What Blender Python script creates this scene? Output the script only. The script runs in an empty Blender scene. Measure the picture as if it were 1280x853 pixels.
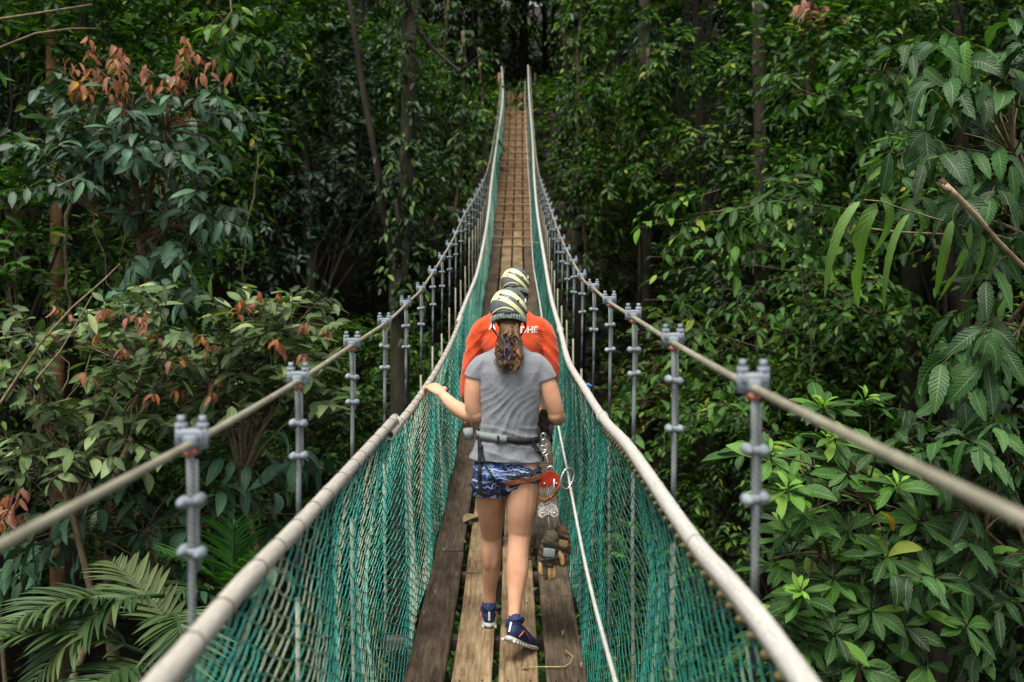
import bpy, bmesh, math, random
import numpy as np
from mathutils import Vector, Matrix, Quaternion
from mathutils.bvhtree import BVHTree
random.seed(7)
S = bpy.context.scene
COL = S.collection
R = math.radians
CZ = 12.0            # height of the photographer's eye above the datum
F = 1244.0           # focal length in photo pixels (35 mm lens, 1280 px wide)

# ---------------------------------------------------------------- camera
cam = bpy.data.cameras.new('camera'); camo = bpy.data.objects.new('camera', cam); COL.objects.link(camo)
camo.location = (0, 0, CZ); camo.rotation_euler = (R(90), 0, 0)
cam.sensor_width = 36; cam.lens = 35; cam.shift_y = -86.5/1280; cam.clip_end = 600; cam.clip_start = .05
cam.dof.use_dof = True; cam.dof.focus_distance = 5.2; cam.dof.aperture_fstop = 2.8
S.camera = camo
# ---------------------------------------------------------------- sky, sun, exposure
SUN_EL, SUN_AZ = 67.0, 208.0       # azimuth clockwise from +Y: behind the camera, a little to the left
W = bpy.data.worlds.new('World'); S.world = W; W.use_nodes = True
wn = W.node_tree; wn.nodes.clear()
sky = wn.nodes.new('ShaderNodeTexSky'); sky.sky_type = 'NISHITA'; sky.sun_disc = False
sky.sun_elevation = R(SUN_EL); sky.sun_rotation = R(SUN_AZ); sky.air_density = 1.0; sky.dust_density = 3.0
bgn = wn.nodes.new('ShaderNodeBackground'); bgn.inputs[1].default_value = .12
hs = wn.nodes.new('ShaderNodeHueSaturation'); hs.inputs['Saturation'].default_value = .18
wo = wn.nodes.new('ShaderNodeOutputWorld')
wn.links.new(sky.outputs[0], hs.inputs['Color']); wn.links.new(hs.outputs[0], bgn.inputs[0]); wn.links.new(bgn.outputs[0], wo.inputs[0])
sl = bpy.data.lights.new('sun', 'SUN'); sl.energy = 2.3; sl.angle = R(26); sl.color = (1, .95, .86)
so = bpy.data.objects.new('sun', sl); COL.objects.link(so)
a, e = R(SUN_AZ), R(SUN_EL)
sd = Vector((math.sin(a)*math.cos(e), math.cos(a)*math.cos(e), math.sin(e)))
so.rotation_euler = sd.to_track_quat('Z', 'Y').to_euler(); so.location = sd*60+Vector((0, 0, CZ))
S.view_settings.view_transform = 'Standard'; S.view_settings.look = 'None'; S.view_settings.gamma = 1
S.view_settings.exposure = 0.88
S.render.engine = 'CYCLES'
S.cycles.use_denoising = True; S.cycles.max_bounces = 5; S.cycles.diffuse_bounces = 3; S.cycles.glossy_bounces = 2
S.cycles.transmission_bounces = 2; S.cycles.transparent_max_bounces = 4; S.cycles.caustics_reflective = False; S.cycles.caustics_refractive = False

# ---------------------------------------------------------------- helpers
def P(px, py, z):
    return Vector(((px-640)*z/F, z, CZ+(340-py)*z/F))
def props(o, label=None, cat=None, group=None, kind=None):
    for k, v in (('label', label), ('category', cat), ('group', group), ('kind', kind)):
        if v: o[k] = v
    return o
def empty(name, loc, label=None, cat=None, group=None):
    o = bpy.data.objects.new(name, None); COL.objects.link(o); o.location = loc; o.empty_display_size = .1
    return props(o, label, cat, group)
def link(name, me, parent=None, loc=None, mat=None):
    o = bpy.data.objects.new(name, me); COL.objects.link(o)
    if mat is not None:
        if len(me.materials) == 0: me.materials.append(mat)
        else: me.materials[0] = mat
    if parent is not None: o.parent = parent
    if loc is not None: o.location = loc
    return o
class G:
    """collects geometry, in world coordinates, then builds one mesh (relative to origin)"""
    def __init__(s): s.v = []; s.f = []; s.uv = []; s.mi = []
    def add(s, V, Fs, UV=None, m=0):
        b = len(s.v); s.v += [tuple(x) for x in V]
        for i, f in enumerate(Fs):
            s.f.append([b+k for k in f]); s.mi.append(m)
            if UV is None: s.uv += [(0, 0)]*len(f)
            else: s.uv += list(UV[i])
    def tube(s, pts, r, n=8, cap=True, m=0, squash=1.0, ph=0):
        pts = [Vector(p) for p in pts]; N = len(pts)
        if not hasattr(r, '__len__'): r = [r]*N
        T = [(pts[min(i+1, N-1)]-pts[max(i-1, 0)]).normalized() for i in range(N)]
        up = Vector((0, 0, 1)) if abs(T[0].z) < .9 else Vector((0, 1, 0))
        u = (up-T[0]*up.dot(T[0])).normalized(); V = []; L = 0; Ls = []
        for i in range(N):
            u = (u-T[i]*u.dot(T[i])); u = u.normalized() if u.length > 1e-6 else Vector((1, 0, 0))
            w = T[i].cross(u)
            if i: L += (pts[i]-pts[i-1]).length
            Ls.append(L)
            for k in range(n):
                a = 2*math.pi*k/n+ph; V.append(pts[i]+(u*math.cos(a)*squash+w*math.sin(a))*r[i])
        Fs = []; UV = []
        for i in range(N-1):
            for k in range(n):
                k2 = (k+1) % n; Fs.append((i*n+k, i*n+k2, (i+1)*n+k2, (i+1)*n+k))
                UV.append(((k/n, Ls[i]), ((k+1)/n, Ls[i]), ((k+1)/n, Ls[i+1]), (k/n, Ls[i+1])))
        if cap:
            Fs.append(tuple(reversed(range(n)))); UV.append([(0, 0)]*n)
            Fs.append(tuple((N-1)*n+k for k in range(n))); UV.append([(0, L)]*n)
        s.add(V, Fs, UV, m); return s
    def box(s, c, size, rot=None, bev=0, m=0):
        c = Vector(c); x, y, z = [q/2 for q in size]
        if bev <= 0:
            V = [Vector((i*x, j*y, k*z)) for k in (-1, 1) for j in (-1, 1) for i in (-1, 1)]
            Fs = [(0, 2, 3, 1), (4, 5, 7, 6), (0, 1, 5, 4), (2, 6, 7, 3), (0, 4, 6, 2), (1, 3, 7, 5)]
        else:
            bm = bmesh.new(); bmesh.ops.create_cube(bm, size=1)
            for v in bm.verts: v.co = Vector((v.co.x*2*x, v.co.y*2*y, v.co.z*2*z))
            bmesh.ops.bevel(bm, geom=bm.edges[:], offset=bev, segments=2, affect='EDGES', profile=.5)
            bm.verts.index_update(); V = [v.co.copy() for v in bm.verts]; Fs = [[v.index for v in f.verts] for f in bm.faces]; bm.free()
        if rot is not None: V = [rot @ v for v in V]
        s.add([v+c for v in V], Fs, None, m); return s
    def build(s, name, mat, parent=None, origin=(0, 0, 0), smooth=True, loc=None):
        me = bpy.data.meshes.new(name); o = Vector(origin)
        me.from_pydata([(x-o.x, y-o.y, z-o.z) for x, y, z in s.v], [], s.f)
        uv = me.uv_layers.new(name='UVMap'); uv.data.foreach_set('uv', np.array(s.uv, dtype=np.float32).ravel())
        mats = mat if isinstance(mat, (list, tuple)) else [mat]
        for m_ in mats: me.materials.append(m_)
        if len(mats) > 1: me.polygons.foreach_set('material_index', s.mi)
        if smooth: me.polygons.foreach_set('use_smooth', [True]*len(s.f))
        me.update()
        ob = link(name, me, parent)
        if loc is not None: ob.location = loc
        elif parent is None: ob.location = origin
        return ob
def interp(tab, t):
    """smooth (Catmull-Rom like) interpolation of rows (t, a, b, ...)"""
    T = np.array(tab, float); x = T[:, 0]
    i = int(np.clip(np.searchsorted(x, t)-1, 0, len(x)-2)); out = []
    h = x[i+1]-x[i]; u = min(max((t-x[i])/h, 0), 1)
    for c in range(1, T.shape[1]):
        y = T[:, c]
        m0 = (y[i+1]-y[i-1])/(x[i+1]-x[i-1])*h if i > 0 else (y[i+1]-y[i])
        m1 = (y[i+2]-y[i])/(x[i+2]-x[i])*h if i+2 < len(x) else (y[i+1]-y[i])
        out.append((2*u**3-3*u*u+1)*y[i]+(u**3-2*u*u+u)*m0+(-2*u**3+3*u*u)*y[i+1]+(u**3-u*u)*m1)
    return out
def np_mesh(name, V, Fs, UV=None, tint=None):
    """V (n,3); Fs (m,k) all of one size; UV (m,k,2); tint (m,)"""
    me = bpy.data.meshes.new(name); m, k = Fs.shape
    me.vertices.add(len(V)); me.vertices.foreach_set('co', np.ascontiguousarray(V, dtype=np.float32).ravel())
    me.loops.add(m*k); me.loops.foreach_set('vertex_index', np.ascontiguousarray(Fs, dtype=np.int32).ravel())
    me.polygons.add(m); me.polygons.foreach_set('loop_start', np.arange(0, m*k, k, dtype=np.int32))
    me.polygons.foreach_set('loop_total', np.full(m, k, dtype=np.int32))
    if UV is not None:
        me.uv_layers.new(name='UVMap').data.foreach_set('uv', np.ascontiguousarray(UV, dtype=np.float32).ravel())
    if tint is not None:
        me.attributes.new('tint', 'FLOAT', 'FACE').data.foreach_set('value', np.ascontiguousarray(tint, dtype=np.float32))
    me.polygons.foreach_set('use_smooth', np.ones(m, dtype=bool))
    me.update(calc_edges=True); return me

# ---------------------------------------------------------------- materials
def srgb(h):
    if isinstance(h, str): h = [int(h[i:i+2], 16)/255 for i in (0, 2, 4)]
    return tuple([(c/12.92 if c <= .04045 else ((c+.055)/1.055)**2.4) for c in h])+(1,)
class M:
    def __init__(s, name):
        s.m = bpy.data.materials.new(name); s.m.use_nodes = True; s.n = s.m.node_tree.nodes; s.l = s.m.node_tree.links
        s.b = s.n['Principled BSDF']; s.out = s.n['Material Output']
    def N(s, t, **k):
        n = s.n.new(t)
        for a, v in k.items():
            if a.startswith('i_'):
                a = a[2:].replace('_', ' '); n.inputs[int(a) if a.isdigit() else a].default_value = v
            else: setattr(n, a, v)
        return n
    def L(s, a, b): s.l.new(a, b)
    def ramp(s, fac, stops, interp='LINEAR'):
        r = s.N('ShaderNodeValToRGB'); r.color_ramp.interpolation = interp
        while len(r.color_ramp.elements) < len(stops): r.color_ramp.elements.new(1)
        for e_, (p_, c_) in zip(r.color_ramp.elements, stops):
            e_.position = p_; e_.color = c_ if len(c_) == 4 else tuple(c_)+(1,)
        s.L(fac, r.inputs[0]); return r.outputs[0]
    def coord(s, which='Object', scale=(1, 1, 1)):
        t = s.N('ShaderNodeTexCoord'); mp = s.N('ShaderNodeMapping'); mp.inputs['Scale'].default_value = scale
        s.L(t.outputs[which], mp.inputs[0]); return mp.outputs[0]
    def noise(s, vec, scale, detail=4, rough=.55):
        n = s.N('ShaderNodeTexNoise'); n.inputs['Scale'].default_value = scale; n.inputs['Detail'].default_value = detail
        n.inputs['Roughness'].default_value = rough; s.L(vec, n.inputs['Vector']); return n.outputs[0]
    def math(s, op, a, b=None, c=None):
        n = s.N('ShaderNodeMath', operation=op)
        for i, x in enumerate((a, b, c)):
            if x is None: continue
            if isinstance(x, (int, float)): n.inputs[i].default_value = x
            else: s.L(x, n.inputs[i])
        return n.outputs[0]
    def mix(s, fac, a, b, mode='MIX'):
        n = s.N('ShaderNodeMix', data_type='RGBA', blend_type=mode)
        for sock, x in ((n.inputs[0], fac), (n.inputs[6], a), (n.inputs[7], b)):
            if isinstance(x, (int, float)): sock.default_value = x
            elif isinstance(x, tuple): sock.default_value = x
            else: s.L(x, sock)
        return n.outputs[2]
    def bump(s, h, strength=.3, dist=.01):
        n = s.N('ShaderNodeBump'); n.inputs['Strength'].default_value = strength; n.inputs['Distance'].default_value = dist
        s.L(h, n.inputs['Height']); s.L(n.outputs[0], s.b.inputs['Normal']); return n
    def col(s, c):
        if isinstance(c, tuple): s.b.inputs['Base Color'].default_value = c
        else: s.L(c, s.b.inputs['Base Color'])
        return s
    def set(s, rough=.6, metal=0, spec=.5, **k):
        s.b.inputs['Roughness'].default_value = rough; s.b.inputs['Metallic'].default_value = metal
        s.b.inputs['Specular IOR Level'].default_value = spec
        for a, v in k.items(): s.b.inputs[a.replace('_', ' ')].default_value = v
        return s
def noisy(name, c1, c2, scale=20, rough=.7, metal=0, bump=.15, bscale=None, spec=.4, dist=.004, coordn='Object', stretch=(1, 1, 1)):
    m = M(name); v = m.coord(coordn, stretch); n = m.noise(v, scale)
    m.col(m.ramp(n, [(.3, srgb(c1)), (.7, srgb(c2))])); m.set(rough, metal, spec)
    if bump: m.bump(m.noise(v, bscale or scale*3), bump, dist)
    return m.m
def leaf_mat(name, stops, single=False, veins=0, rough=.45, trans=.25, spec=.5):
    """procedural leaf: hue varies from leaf to leaf; midrib and side veins from UV"""
    m = M(name); oi = m.N('ShaderNodeObjectInfo')
    if single: t = oi.outputs['Random']
    else:
        at = m.N('ShaderNodeAttribute', attribute_name='tint'); t = m.math('FRACT', m.math('ADD', at.outputs['Fac'], m.math('MULTIPLY', oi.outputs['Random'], .12)))
    c = m.ramp(t, [(p, (srgb(h)[0]*1.12, srgb(h)[1]*1.15, srgb(h)[2]*(.60 if not ('blu' in name or 'pale' in name or 'red' in name or 'leaflet' in name) else .92), 1)) for p, h in stops])
    uvn = m.N('ShaderNodeUVMap'); uvn.uv_map = 'UVMap'; sp = m.N('ShaderNodeSeparateXYZ'); m.L(uvn.outputs[0], sp.inputs[0])
    au = m.math('ABSOLUTE', m.math('SUBTRACT', sp.outputs[0], .5))
    if veins:
        rib = m.math('LESS_THAN', au, .035)
        vv = m.math('SINE', m.math('MULTIPLY', m.math('SUBTRACT', sp.outputs[1], m.math('MULTIPLY', au, .35)), 6.283*veins))
        m.bump(m.math('ADD', vv, m.math('MULTIPLY', rib, -2.0)), .3, .003)
        vl = m.math('MULTIPLY', m.math('GREATER_THAN', vv, .93), .14)
        c = m.mix(m.math('MAXIMUM', m.math('MULTIPLY', rib, .35), vl), c, srgb('9db088'))
    vec = m.coord('Object'); nz = m.noise(vec, 9 if not single else 3, 3)
    c = m.mix(m.math('MULTIPLY', nz, .55), c, m.mix(1.0, c, (.45, .5, .4, 1), 'MULTIPLY'))
    m.col(c); m.set(rough+.08, 0, spec*.7)
    tr = m.N('ShaderNodeBsdfTranslucent'); tc = m.mix(1.0, c, (1.35, 1.6, .55, 1), 'MULTIPLY'); m.L(tc, tr.inputs[0])
    mx = m.N('ShaderNodeMixShader'); mx.inputs[0].default_value = trans
    m.L(m.b.outputs[0], mx.inputs[1]); m.L(tr.outputs[0], mx.inputs[2]); m.L(mx.outputs[0], m.out.inputs[0])
    return m.m
def wood_mat(name, dark, light, worn, rnd=.5):
    m = M(name); v = m.coord('Object', (1, .06, 1)); oi = m.N('ShaderNodeObjectInfo')
    off = m.N('ShaderNodeVectorMath', operation='ADD'); cmb = m.N('ShaderNodeCombineXYZ')
    m.L(m.math('MULTIPLY', oi.outputs['Random'], 37), cmb.inputs[0]); m.L(m.math('MULTIPLY', oi.outputs['Random'], 11), cmb.inputs[2])
    m.L(v, off.inputs[0]); m.L(cmb.outputs[0], off.inputs[1]); v2 = off.outputs[0]
    g = m.noise(v2, 70, 5, .6); c = m.ramp(g, [(.3, srgb(dark)), (.55, srgb(light)), (.75, srgb(worn))])
    big = m.noise(m.coord('Object', (1, .5, 1)), 4.5, 5, .65)
    c = m.mix(m.ramp(big, [(.42, (0, 0, 0)), (.62, (1, 1, 1))]), c, m.mix(1.0, c, (.5, .47, .43, 1), 'MULTIPLY'))
    c = m.mix(m.math('MULTIPLY', oi.outputs['Random'], rnd), c, m.mix(1.0, c, (.62, .6, .58, 1), 'MULTIPLY'))
    sp = m.noise(m.coord('Object', (1, .7, 1)), 55, 2); c = m.mix(m.ramp(sp, [(.68, (0, 0, 0)), (.74, (.7, .7, .7))]), c, srgb('3a2f24'))
    m.col(c); m.set(.82, 0, .25); m.bump(m.math('ADD', g, m.math('MULTIPLY', big, .4)), .55, .004); return m.m
def rope_mat(name, c1, c2, twist=60, rough=.8, strength=.6):
    m = M(name); uvn = m.N('ShaderNodeUVMap'); uvn.uv_map = 'UVMap'; sp = m.N('ShaderNodeSeparateXYZ'); m.L(uvn.outputs[0], sp.inputs[0])
    h = m.math('SINE', m.math('ADD', m.math('MULTIPLY', sp.outputs[0], 6.283*3), m.math('MULTIPLY', sp.outputs[1], twist*3)))
    n = m.noise(m.coord('Object'), 14, 5)
    c = m.ramp(n, [(.3, srgb(c1)), (.7, srgb(c2))]); c = m.mix(m.math('MULTIPLY', m.math('LESS_THAN', h, -.6), .45), c, m.mix(1.0, c, (.4, .38, .33, 1), 'MULTIPLY'))
    m.col(c); m.set(rough, 0, .3); m.bump(h, strength, .004); return m.m

MT = {}
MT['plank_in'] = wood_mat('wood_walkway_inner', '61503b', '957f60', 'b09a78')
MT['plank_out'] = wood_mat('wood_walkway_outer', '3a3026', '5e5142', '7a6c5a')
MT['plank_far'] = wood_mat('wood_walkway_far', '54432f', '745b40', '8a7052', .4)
MT['batten'] = noisy('wood_batten', '86694a', 'a98f6a', 12, .8)
MT['beam'] = noisy('wood_beam', '2c261e', '4a4033', 9, .85)
MT['cable'] = rope_mat('rope_cable', '817d6a', 'a39f8c', 130, .85, .5)
MT['hanger'] = rope_mat('rope_hanger', '6e7575', '8f9593', 170, .85, .14)
MT['hanger_white'] = rope_mat('rope_white_lower', '807c6e', 'aca898', 170, .8, .25)
MT['tape'] = noisy('black_tape', '17181a', '33373a', 60, .5, bump=.5)
MT['galv'] = noisy('galvanised_cast_metal', '70797f', '969fa6', 18, .68, .15, .6, spec=.35, dist=.006)
MT['copper'] = noisy('copper_thimble', '8a4a35', 'b0664a', 30, .5)
def bamboo(name, a_, b_, c_):
    m = M(name); uvn = m.N('ShaderNodeUVMap'); uvn.uv_map = 'UVMap'; mp = m.N('ShaderNodeMapping'); mp.inputs['Scale'].default_value = (3, 1, 1); m.L(uvn.outputs[0], mp.inputs[0])
    n = m.noise(mp.outputs[0], 7, 6, .65); n2 = m.noise(mp.outputs[0], 45, 4)
    c = m.ramp(n, [(.25, srgb(a_)), (.5, srgb(b_)), (.75, srgb(c_))]); c = m.mix(m.ramp(n2, [(.52, (0, 0, 0)), (.68, (.7, .7, .7))]), c, srgb('6b6355'))
    m.col(c); m.set(.55, 0, .4); m.bump(m.math('ADD', n, n2), .25, .003); return m.m
MT['pole_l'] = bamboo('weathered_bamboo_pole', '928b80', 'b3ada2', 'cbc6bc')
MT['pole_r'] = bamboo('pale_bamboo_pole', '9e9b92', 'bfbcb4', 'd2cfc9')
MT['tie'] = noisy('rubber_tie', '2b2622', '57504a', 40, .8)
MT['lacing'] = rope_mat('yellow_lacing_rope', '8f7d4f', 'b8a77a', 150)
MT['cord'] = rope_mat('white_safety_cord', 'b5b4ab', 'd9d8d0', 200)
def net_mat(name, deep, teal, pale, k):
    m = M(name); at = m.N('ShaderNodeAttribute', attribute_name='tint'); v = m.coord('Object')
    n = m.noise(v, 1.6, 4, .6); t = m.math('ADD', m.math('MULTIPLY', at.outputs['Fac'], .55), m.math('MULTIPLY', n, .6))
    m.col(m.ramp(t, [(.25, srgb(deep)), (.5, srgb(teal)), (k, srgb(teal)), (k+.17, srgb(pale))])); m.set(.42, 0, .5); return m.m
MT['net_l'] = net_mat('teal_net_left', '1a6a5c', '3a9c8c', 'a6b49a', .56)
MT['net_r'] = net_mat('teal_net_right', '0c4a3f', '1b7263', '88a28c', .64)
MT['bark'] = noisy('bark_dark', '14110c', '332b20', 6, .95, bump=.8, bscale=30, dist=.02, stretch=(1, 1, .25))
MT['bark_pale'] = noisy('bark_pale', '17160f', '56533f', 3, .9, bump=.7, bscale=25, dist=.02, stretch=(1, 1, .5))
MT['bark_orange'] = noisy('bark_orange', '4d3a26', '98734d', 7, .9, bump=.7, bscale=25, dist=.015)
MT['dead'] = noisy('dead_wood', '8d7a5e', 'bca985', 14, .85, bump=.6)
MT['twig'] = noisy('twig_brown', '3b3122', '6b5a41', 20, .9)
MT['twig_pale'] = noisy('twig_pale', '574b39', '8d7c60', 20, .9)
MT['leaf_a'] = leaf_mat('leaf_deep_green', [(0, '0e1d0e'), (.4, '192f18'), (.75, '2b4a24'), (.93, '43632f'), (1, '6a7838')], trans=.2)
MT['leaf_b'] = leaf_mat('leaf_bright_green', [(0, '152a11'), (.45, '294a1e'), (.8, '416b2b'), (.95, '6b8a3e'), (1, '8f8744')], trans=.3)
MT['leaf_c'] = leaf_mat('leaf_blue_green', [(0, '0d1b12'), (.5, '182f20'), (.85, '294731'), (1, '466648')], trans=.15)
MT['leaf_d'] = leaf_mat('leaf_olive', [(0, '182411'), (.5, '2e3d1b'), (.85, '4a5b2c'), (1, '735e35')], trans=.25)
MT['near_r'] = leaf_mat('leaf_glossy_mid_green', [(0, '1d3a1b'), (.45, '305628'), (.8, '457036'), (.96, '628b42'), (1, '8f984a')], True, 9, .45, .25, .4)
MT['near_r2'] = leaf_mat('leaf_glossy_mid_green_shaded_mass', [(0, '15290f'), (.45, '22401c'), (.85, '355828'), (1, '4a6d34')], False, 9, .45, .2, .4)  # for inner leaves: their shade is darkened into the green
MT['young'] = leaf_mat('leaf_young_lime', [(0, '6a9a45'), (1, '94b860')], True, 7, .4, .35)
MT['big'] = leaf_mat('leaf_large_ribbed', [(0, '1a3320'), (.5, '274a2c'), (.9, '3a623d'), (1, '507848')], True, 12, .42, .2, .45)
MT['big2'] = leaf_mat('leaf_large_ribbed_shaded_mass', [(0, '12241a'), (.5, '1c3722'), (1, '305234')], False, 12, .38, .2, .6)  # darker copy of the ribbed leaf, inner shade put into the colour
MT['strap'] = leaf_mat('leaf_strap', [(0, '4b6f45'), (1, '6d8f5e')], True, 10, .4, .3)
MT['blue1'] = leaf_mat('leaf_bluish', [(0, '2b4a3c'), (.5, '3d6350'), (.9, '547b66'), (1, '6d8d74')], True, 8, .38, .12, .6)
MT['blue2'] = leaf_mat('leaf_bluish_shaded_mass', [(0, '14261d'), (.5, '223d2e'), (1, '3a5a48')], False, 8, .4, .12, .6)  # bluish leaf darkened as shade for the mass behind
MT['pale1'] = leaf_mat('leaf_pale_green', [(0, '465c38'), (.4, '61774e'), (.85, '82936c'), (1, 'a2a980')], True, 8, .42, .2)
MT['pale2'] = leaf_mat('leaf_pale_mass', [(0, '1e2f1b'), (.5, '35482b'), (1, '566845')], False, 8, .45, .2)  # shaded copy of the pale leaf for leaves further in
MT['red'] = leaf_mat('leaf_red_young', [(0, '84464a'), (.5, 'a0625f'), (1, 'b48479')], True, 6, .45, .35)
MT['red2'] = leaf_mat('leaf_red_mass', [(0, '7c3d30'), (1, 'b57150')], False, 6, .45, .35)
MT['orange'] = leaf_mat('leaf_orange', [(0, 'a8763f'), (1, 'c08b52')], True, 6, .5, .35)
MT['palm'] = leaf_mat('leaflet_palm', [(0, '263c24'), (.5, '3a5233'), (1, '586a46')], True, 0, .4, .2)
MT['palm_g'] = leaf_mat('leaflet_palm_green', [(0, '264a24'), (1, '3d6e32')], True, 0, .4, .3)
MT['palm_m'] = leaf_mat('leaflet_mass', [(0, '2d4728'), (1, '56784a')], False, 0, .4, .2)
MT['palm_dry'] = leaf_mat('leaflet_dry', [(0, '46543a'), (1, '66724e')], True, 0, .5, .25)
MT['soil'] = noisy('forest_soil', '110e09', '261e14', .8, .95, bump=.8, bscale=6, dist=.05)
MT['dry'] = noisy('dry_leaf_brown', '6a563c', '9c8661', 30, .8)

# ---------------------------------------------------------------- the ground: a ravine under the bridge, rising to the far bank
def ground(x, y):
    t = min(max((y-20)/19.0, 0), 1); t = t*t*(3-2*t)
    h = 4.5+t*14.2
    if y > 39: h += (y-39)*.28
    side = max(abs(x)-9, 0); h += min(side*.35, 14)*(1-.4*t)
    h += .5*math.sin(x*.6+y*.35)*math.cos(y*.5-x*.2)*(1-math.exp(-x*x/9.0)*t)
    return h
NX, NY = 110, 120
V = np.zeros((NX*NY, 3)); xs = np.sinh(np.linspace(-3.2, 3.2, NX))/np.sinh(3.2)*260; ys = np.concatenate([np.linspace(-60, 70, 95), np.linspace(75, 320, 25)])
for j in range(NY):
    for i in range(NX): V[j*NX+i] = (xs[i], ys[j], ground(xs[i], ys[j]))
Fq = np.array([(j*NX+i, j*NX+i+1, (j+1)*NX+i+1, (j+1)*NX+i) for j in range(NY-1) for i in range(NX-1)])
props(link('ground', np_mesh('ground', V, Fq), mat=MT['soil']), kind='structure')
# ---------------------------------------------------------------- the suspension bridge
# rows: distance, ... heights are relative to the eye
DECK = [(-3, -.08, -1.62), (0, -.08, -1.78), (2.5, -.08, -1.81), (4.85, -.075, -1.82), (7.5, -.072, -1.68), (11.2, -.054, -1.2), (16.7, -.013, -.2), (21.1, .017, .8), (25.7, .06, 2.2), (32, .12, 4.5), (38, .19, 6.75), (40, .2, 7.4)]
def deck(z):
    x, h = interp(DECK, z); return Vector((x, z, CZ+h))
def pxrow(l): return [((z), (px-640)*z/F, (340-py)*z/F) for px, py, z in l]
RL = [(-1.5, -.52, -.50), (.3, -.50, -.55)]+pxrow([(200, 853, 1.385), (300, 735, 1.8), (380, 650, 2.39), (491, 526, 4.2), (521.5, 489, 5.2), (552, 443, 6.9), (567, 413, 8.3), (582, 376, 10.2), (598, 333.5, 12.8), (610, 269, 16.7), (614.5, 225, 21.1), (621, 178, 25.7), (628.5, 120, 32), (627, 82, 38)])
RR = [(-1.5, .36, -.52), (.3, .40, -.58)]+pxrow([(1005, 853, 1.53), (930, 750, 1.9), (870, 680, 2.37), (786.7, 560, 3.56), (756, 525.6, 4.43), (728.8, 483, 5.68), (710.5, 452, 6.95), (701, 416, 8.5), (689, 373, 10.7), (681.5, 330.5, 13), (672, 269, 16.7), (668, 225, 21.1), (665.7, 178, 25.7), (661.5, 120, 32), (660, 82, 38)])
def rail(side, z):
    x, h = interp(RL if side < 0 else RR, z); return Vector((x, z, CZ+h))
CAB = [(-2, -.30), (0, -.33), (1.2, -.337), (1.98, -.338), (2.93, -.322), (3.85, -.29), (5.08, -.245), (6.07, -.178), (6.94, -.112), (10.06, .303), (12.2, .677), (15.9, 1.24), (21.1, 2.2), (25.7, 3.55), (32, 5.8), (39.5, 8.2)]
CABR = [(-2, -.21), (0, -.225), (.92, -.228), (1.94, -.226), (2.88, -.208), (3.76, -.181), (4.84, -.148), (5.79, -.098), (6.64, -.053), (9.8, .323), (12.8, .784), (16.5, 1.34), (21.1, 2.2), (25.7, 3.55), (32, 5.8), (39.5, 8.2)]
def cabl(side, z):
    x = interp(DECK, z)[0]; x0 = x+side*(.55-.05*min(max((z-16)/12, 0), 1))
    return Vector((x0, z, CZ+interp(CAB if side < 0 else CABR, z)[0]))
BR = empty('suspension_bridge', (0, 0, CZ-1.8), 'rope suspension footbridge with plank deck, bamboo handrails and teal mesh nets crossing the jungle', 'bridge')
BO = BR.location
def bpart(g, name, mat, parent=None, **k):
    o = g.build(name, mat, parent or BR, origin=BO, **k); return o
# planks: four lines of long boards, ends butted, following the sag
PW, GAP = .18, .034
def plank(ci, z0, z1, mat, dz, dx):
    g = G(); n = max(2, int((z1-z0)/.6)); off = (ci-1.5)*(PW+GAP)+dx; V = []
    rng = random.Random(ci*977+int(z0*31)); tw = rng.uniform(-.004, .004)
    prof = [(-PW/2, -.036), (-PW/2, -.005), (-PW/2+.006, 0), (PW/2-.006, 0), (PW/2, -.005), (PW/2, -.036)]
    K = len(prof)
    for i in range(n+1):
        z = z0+(z1-z0)*i/n; c = deck(z); d2 = (deck(z+.05)-deck(z-.05)).normalized(); up = Vector((0, -d2.z, d2.y)); wob = rng.uniform(-.003, .003)
        for a_, b_ in prof: V.append(c+Vector((off+a_+wob, 0, 0))+up*(b_+dz+tw*(a_/PW*2)))
    Fs = [(i*K+(k+1) % K, i*K+k, (i+1)*K+k, (i+1)*K+(k+1) % K) for i in range(n) for k in range(K)]
    Fs += [tuple(range(K)), tuple(n*K+k for k in reversed(range(K)))]
    g.add(V, Fs); return bpart(g, 'plank', mat, smooth=False)
for ci in range(4):
    rng = random.Random(ci+5); z = -2.0-rng.uniform(0, 1)
    joints = {0: [4.1-.8, 6.3, 9.4], 1: [2.2, 5.9, 8.9], 2: [3.0, 6.6, 9.8], 3: [2.6, 5.55, 8.3]}[ci]
    zs = [-2.5]+joints
    while zs[-1] < 38.6: zs.append(min(zs[-1]+rng.uniform(2.6, 3.4), 38.9))
    for a_, b_ in zip(zs[:-1], zs[1:]):
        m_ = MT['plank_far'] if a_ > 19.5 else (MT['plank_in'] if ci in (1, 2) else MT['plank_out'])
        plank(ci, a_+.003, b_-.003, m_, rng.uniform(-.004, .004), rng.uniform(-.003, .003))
# nail heads at the joints: one part
g = G()
for ci in range(4):
    for k in range(14):
        z = 2.5+k*.97
        for s_ in (-.05, .05):
            c = deck(z)+Vector(((ci-1.5)*(PW+GAP)+s_, 0, .004)); g.tube([c, c+Vector((0, 0, .003))], .005, 6)
bpart(g, 'nail_heads', MT['tape'])
# cross battens on the steep far part
z = 19.9
while z < 38.6:
    c = deck(z); d2 = (deck(z+.05)-deck(z-.05)).normalized(); up = Vector((0, -d2.z, d2.y))
    rot = Matrix((Vector((1, 0, 0)), d2, up)).transposed()
    g = G(); g.box(c+up*.02, (.90+random.uniform(-.03, .05), .034, .03), rot @ Matrix.Rotation(random.uniform(-.02, .02), 3, 'Z'))
    bpart(g, 'cross_batten', MT['batten'], smooth=False); z += .78
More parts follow.
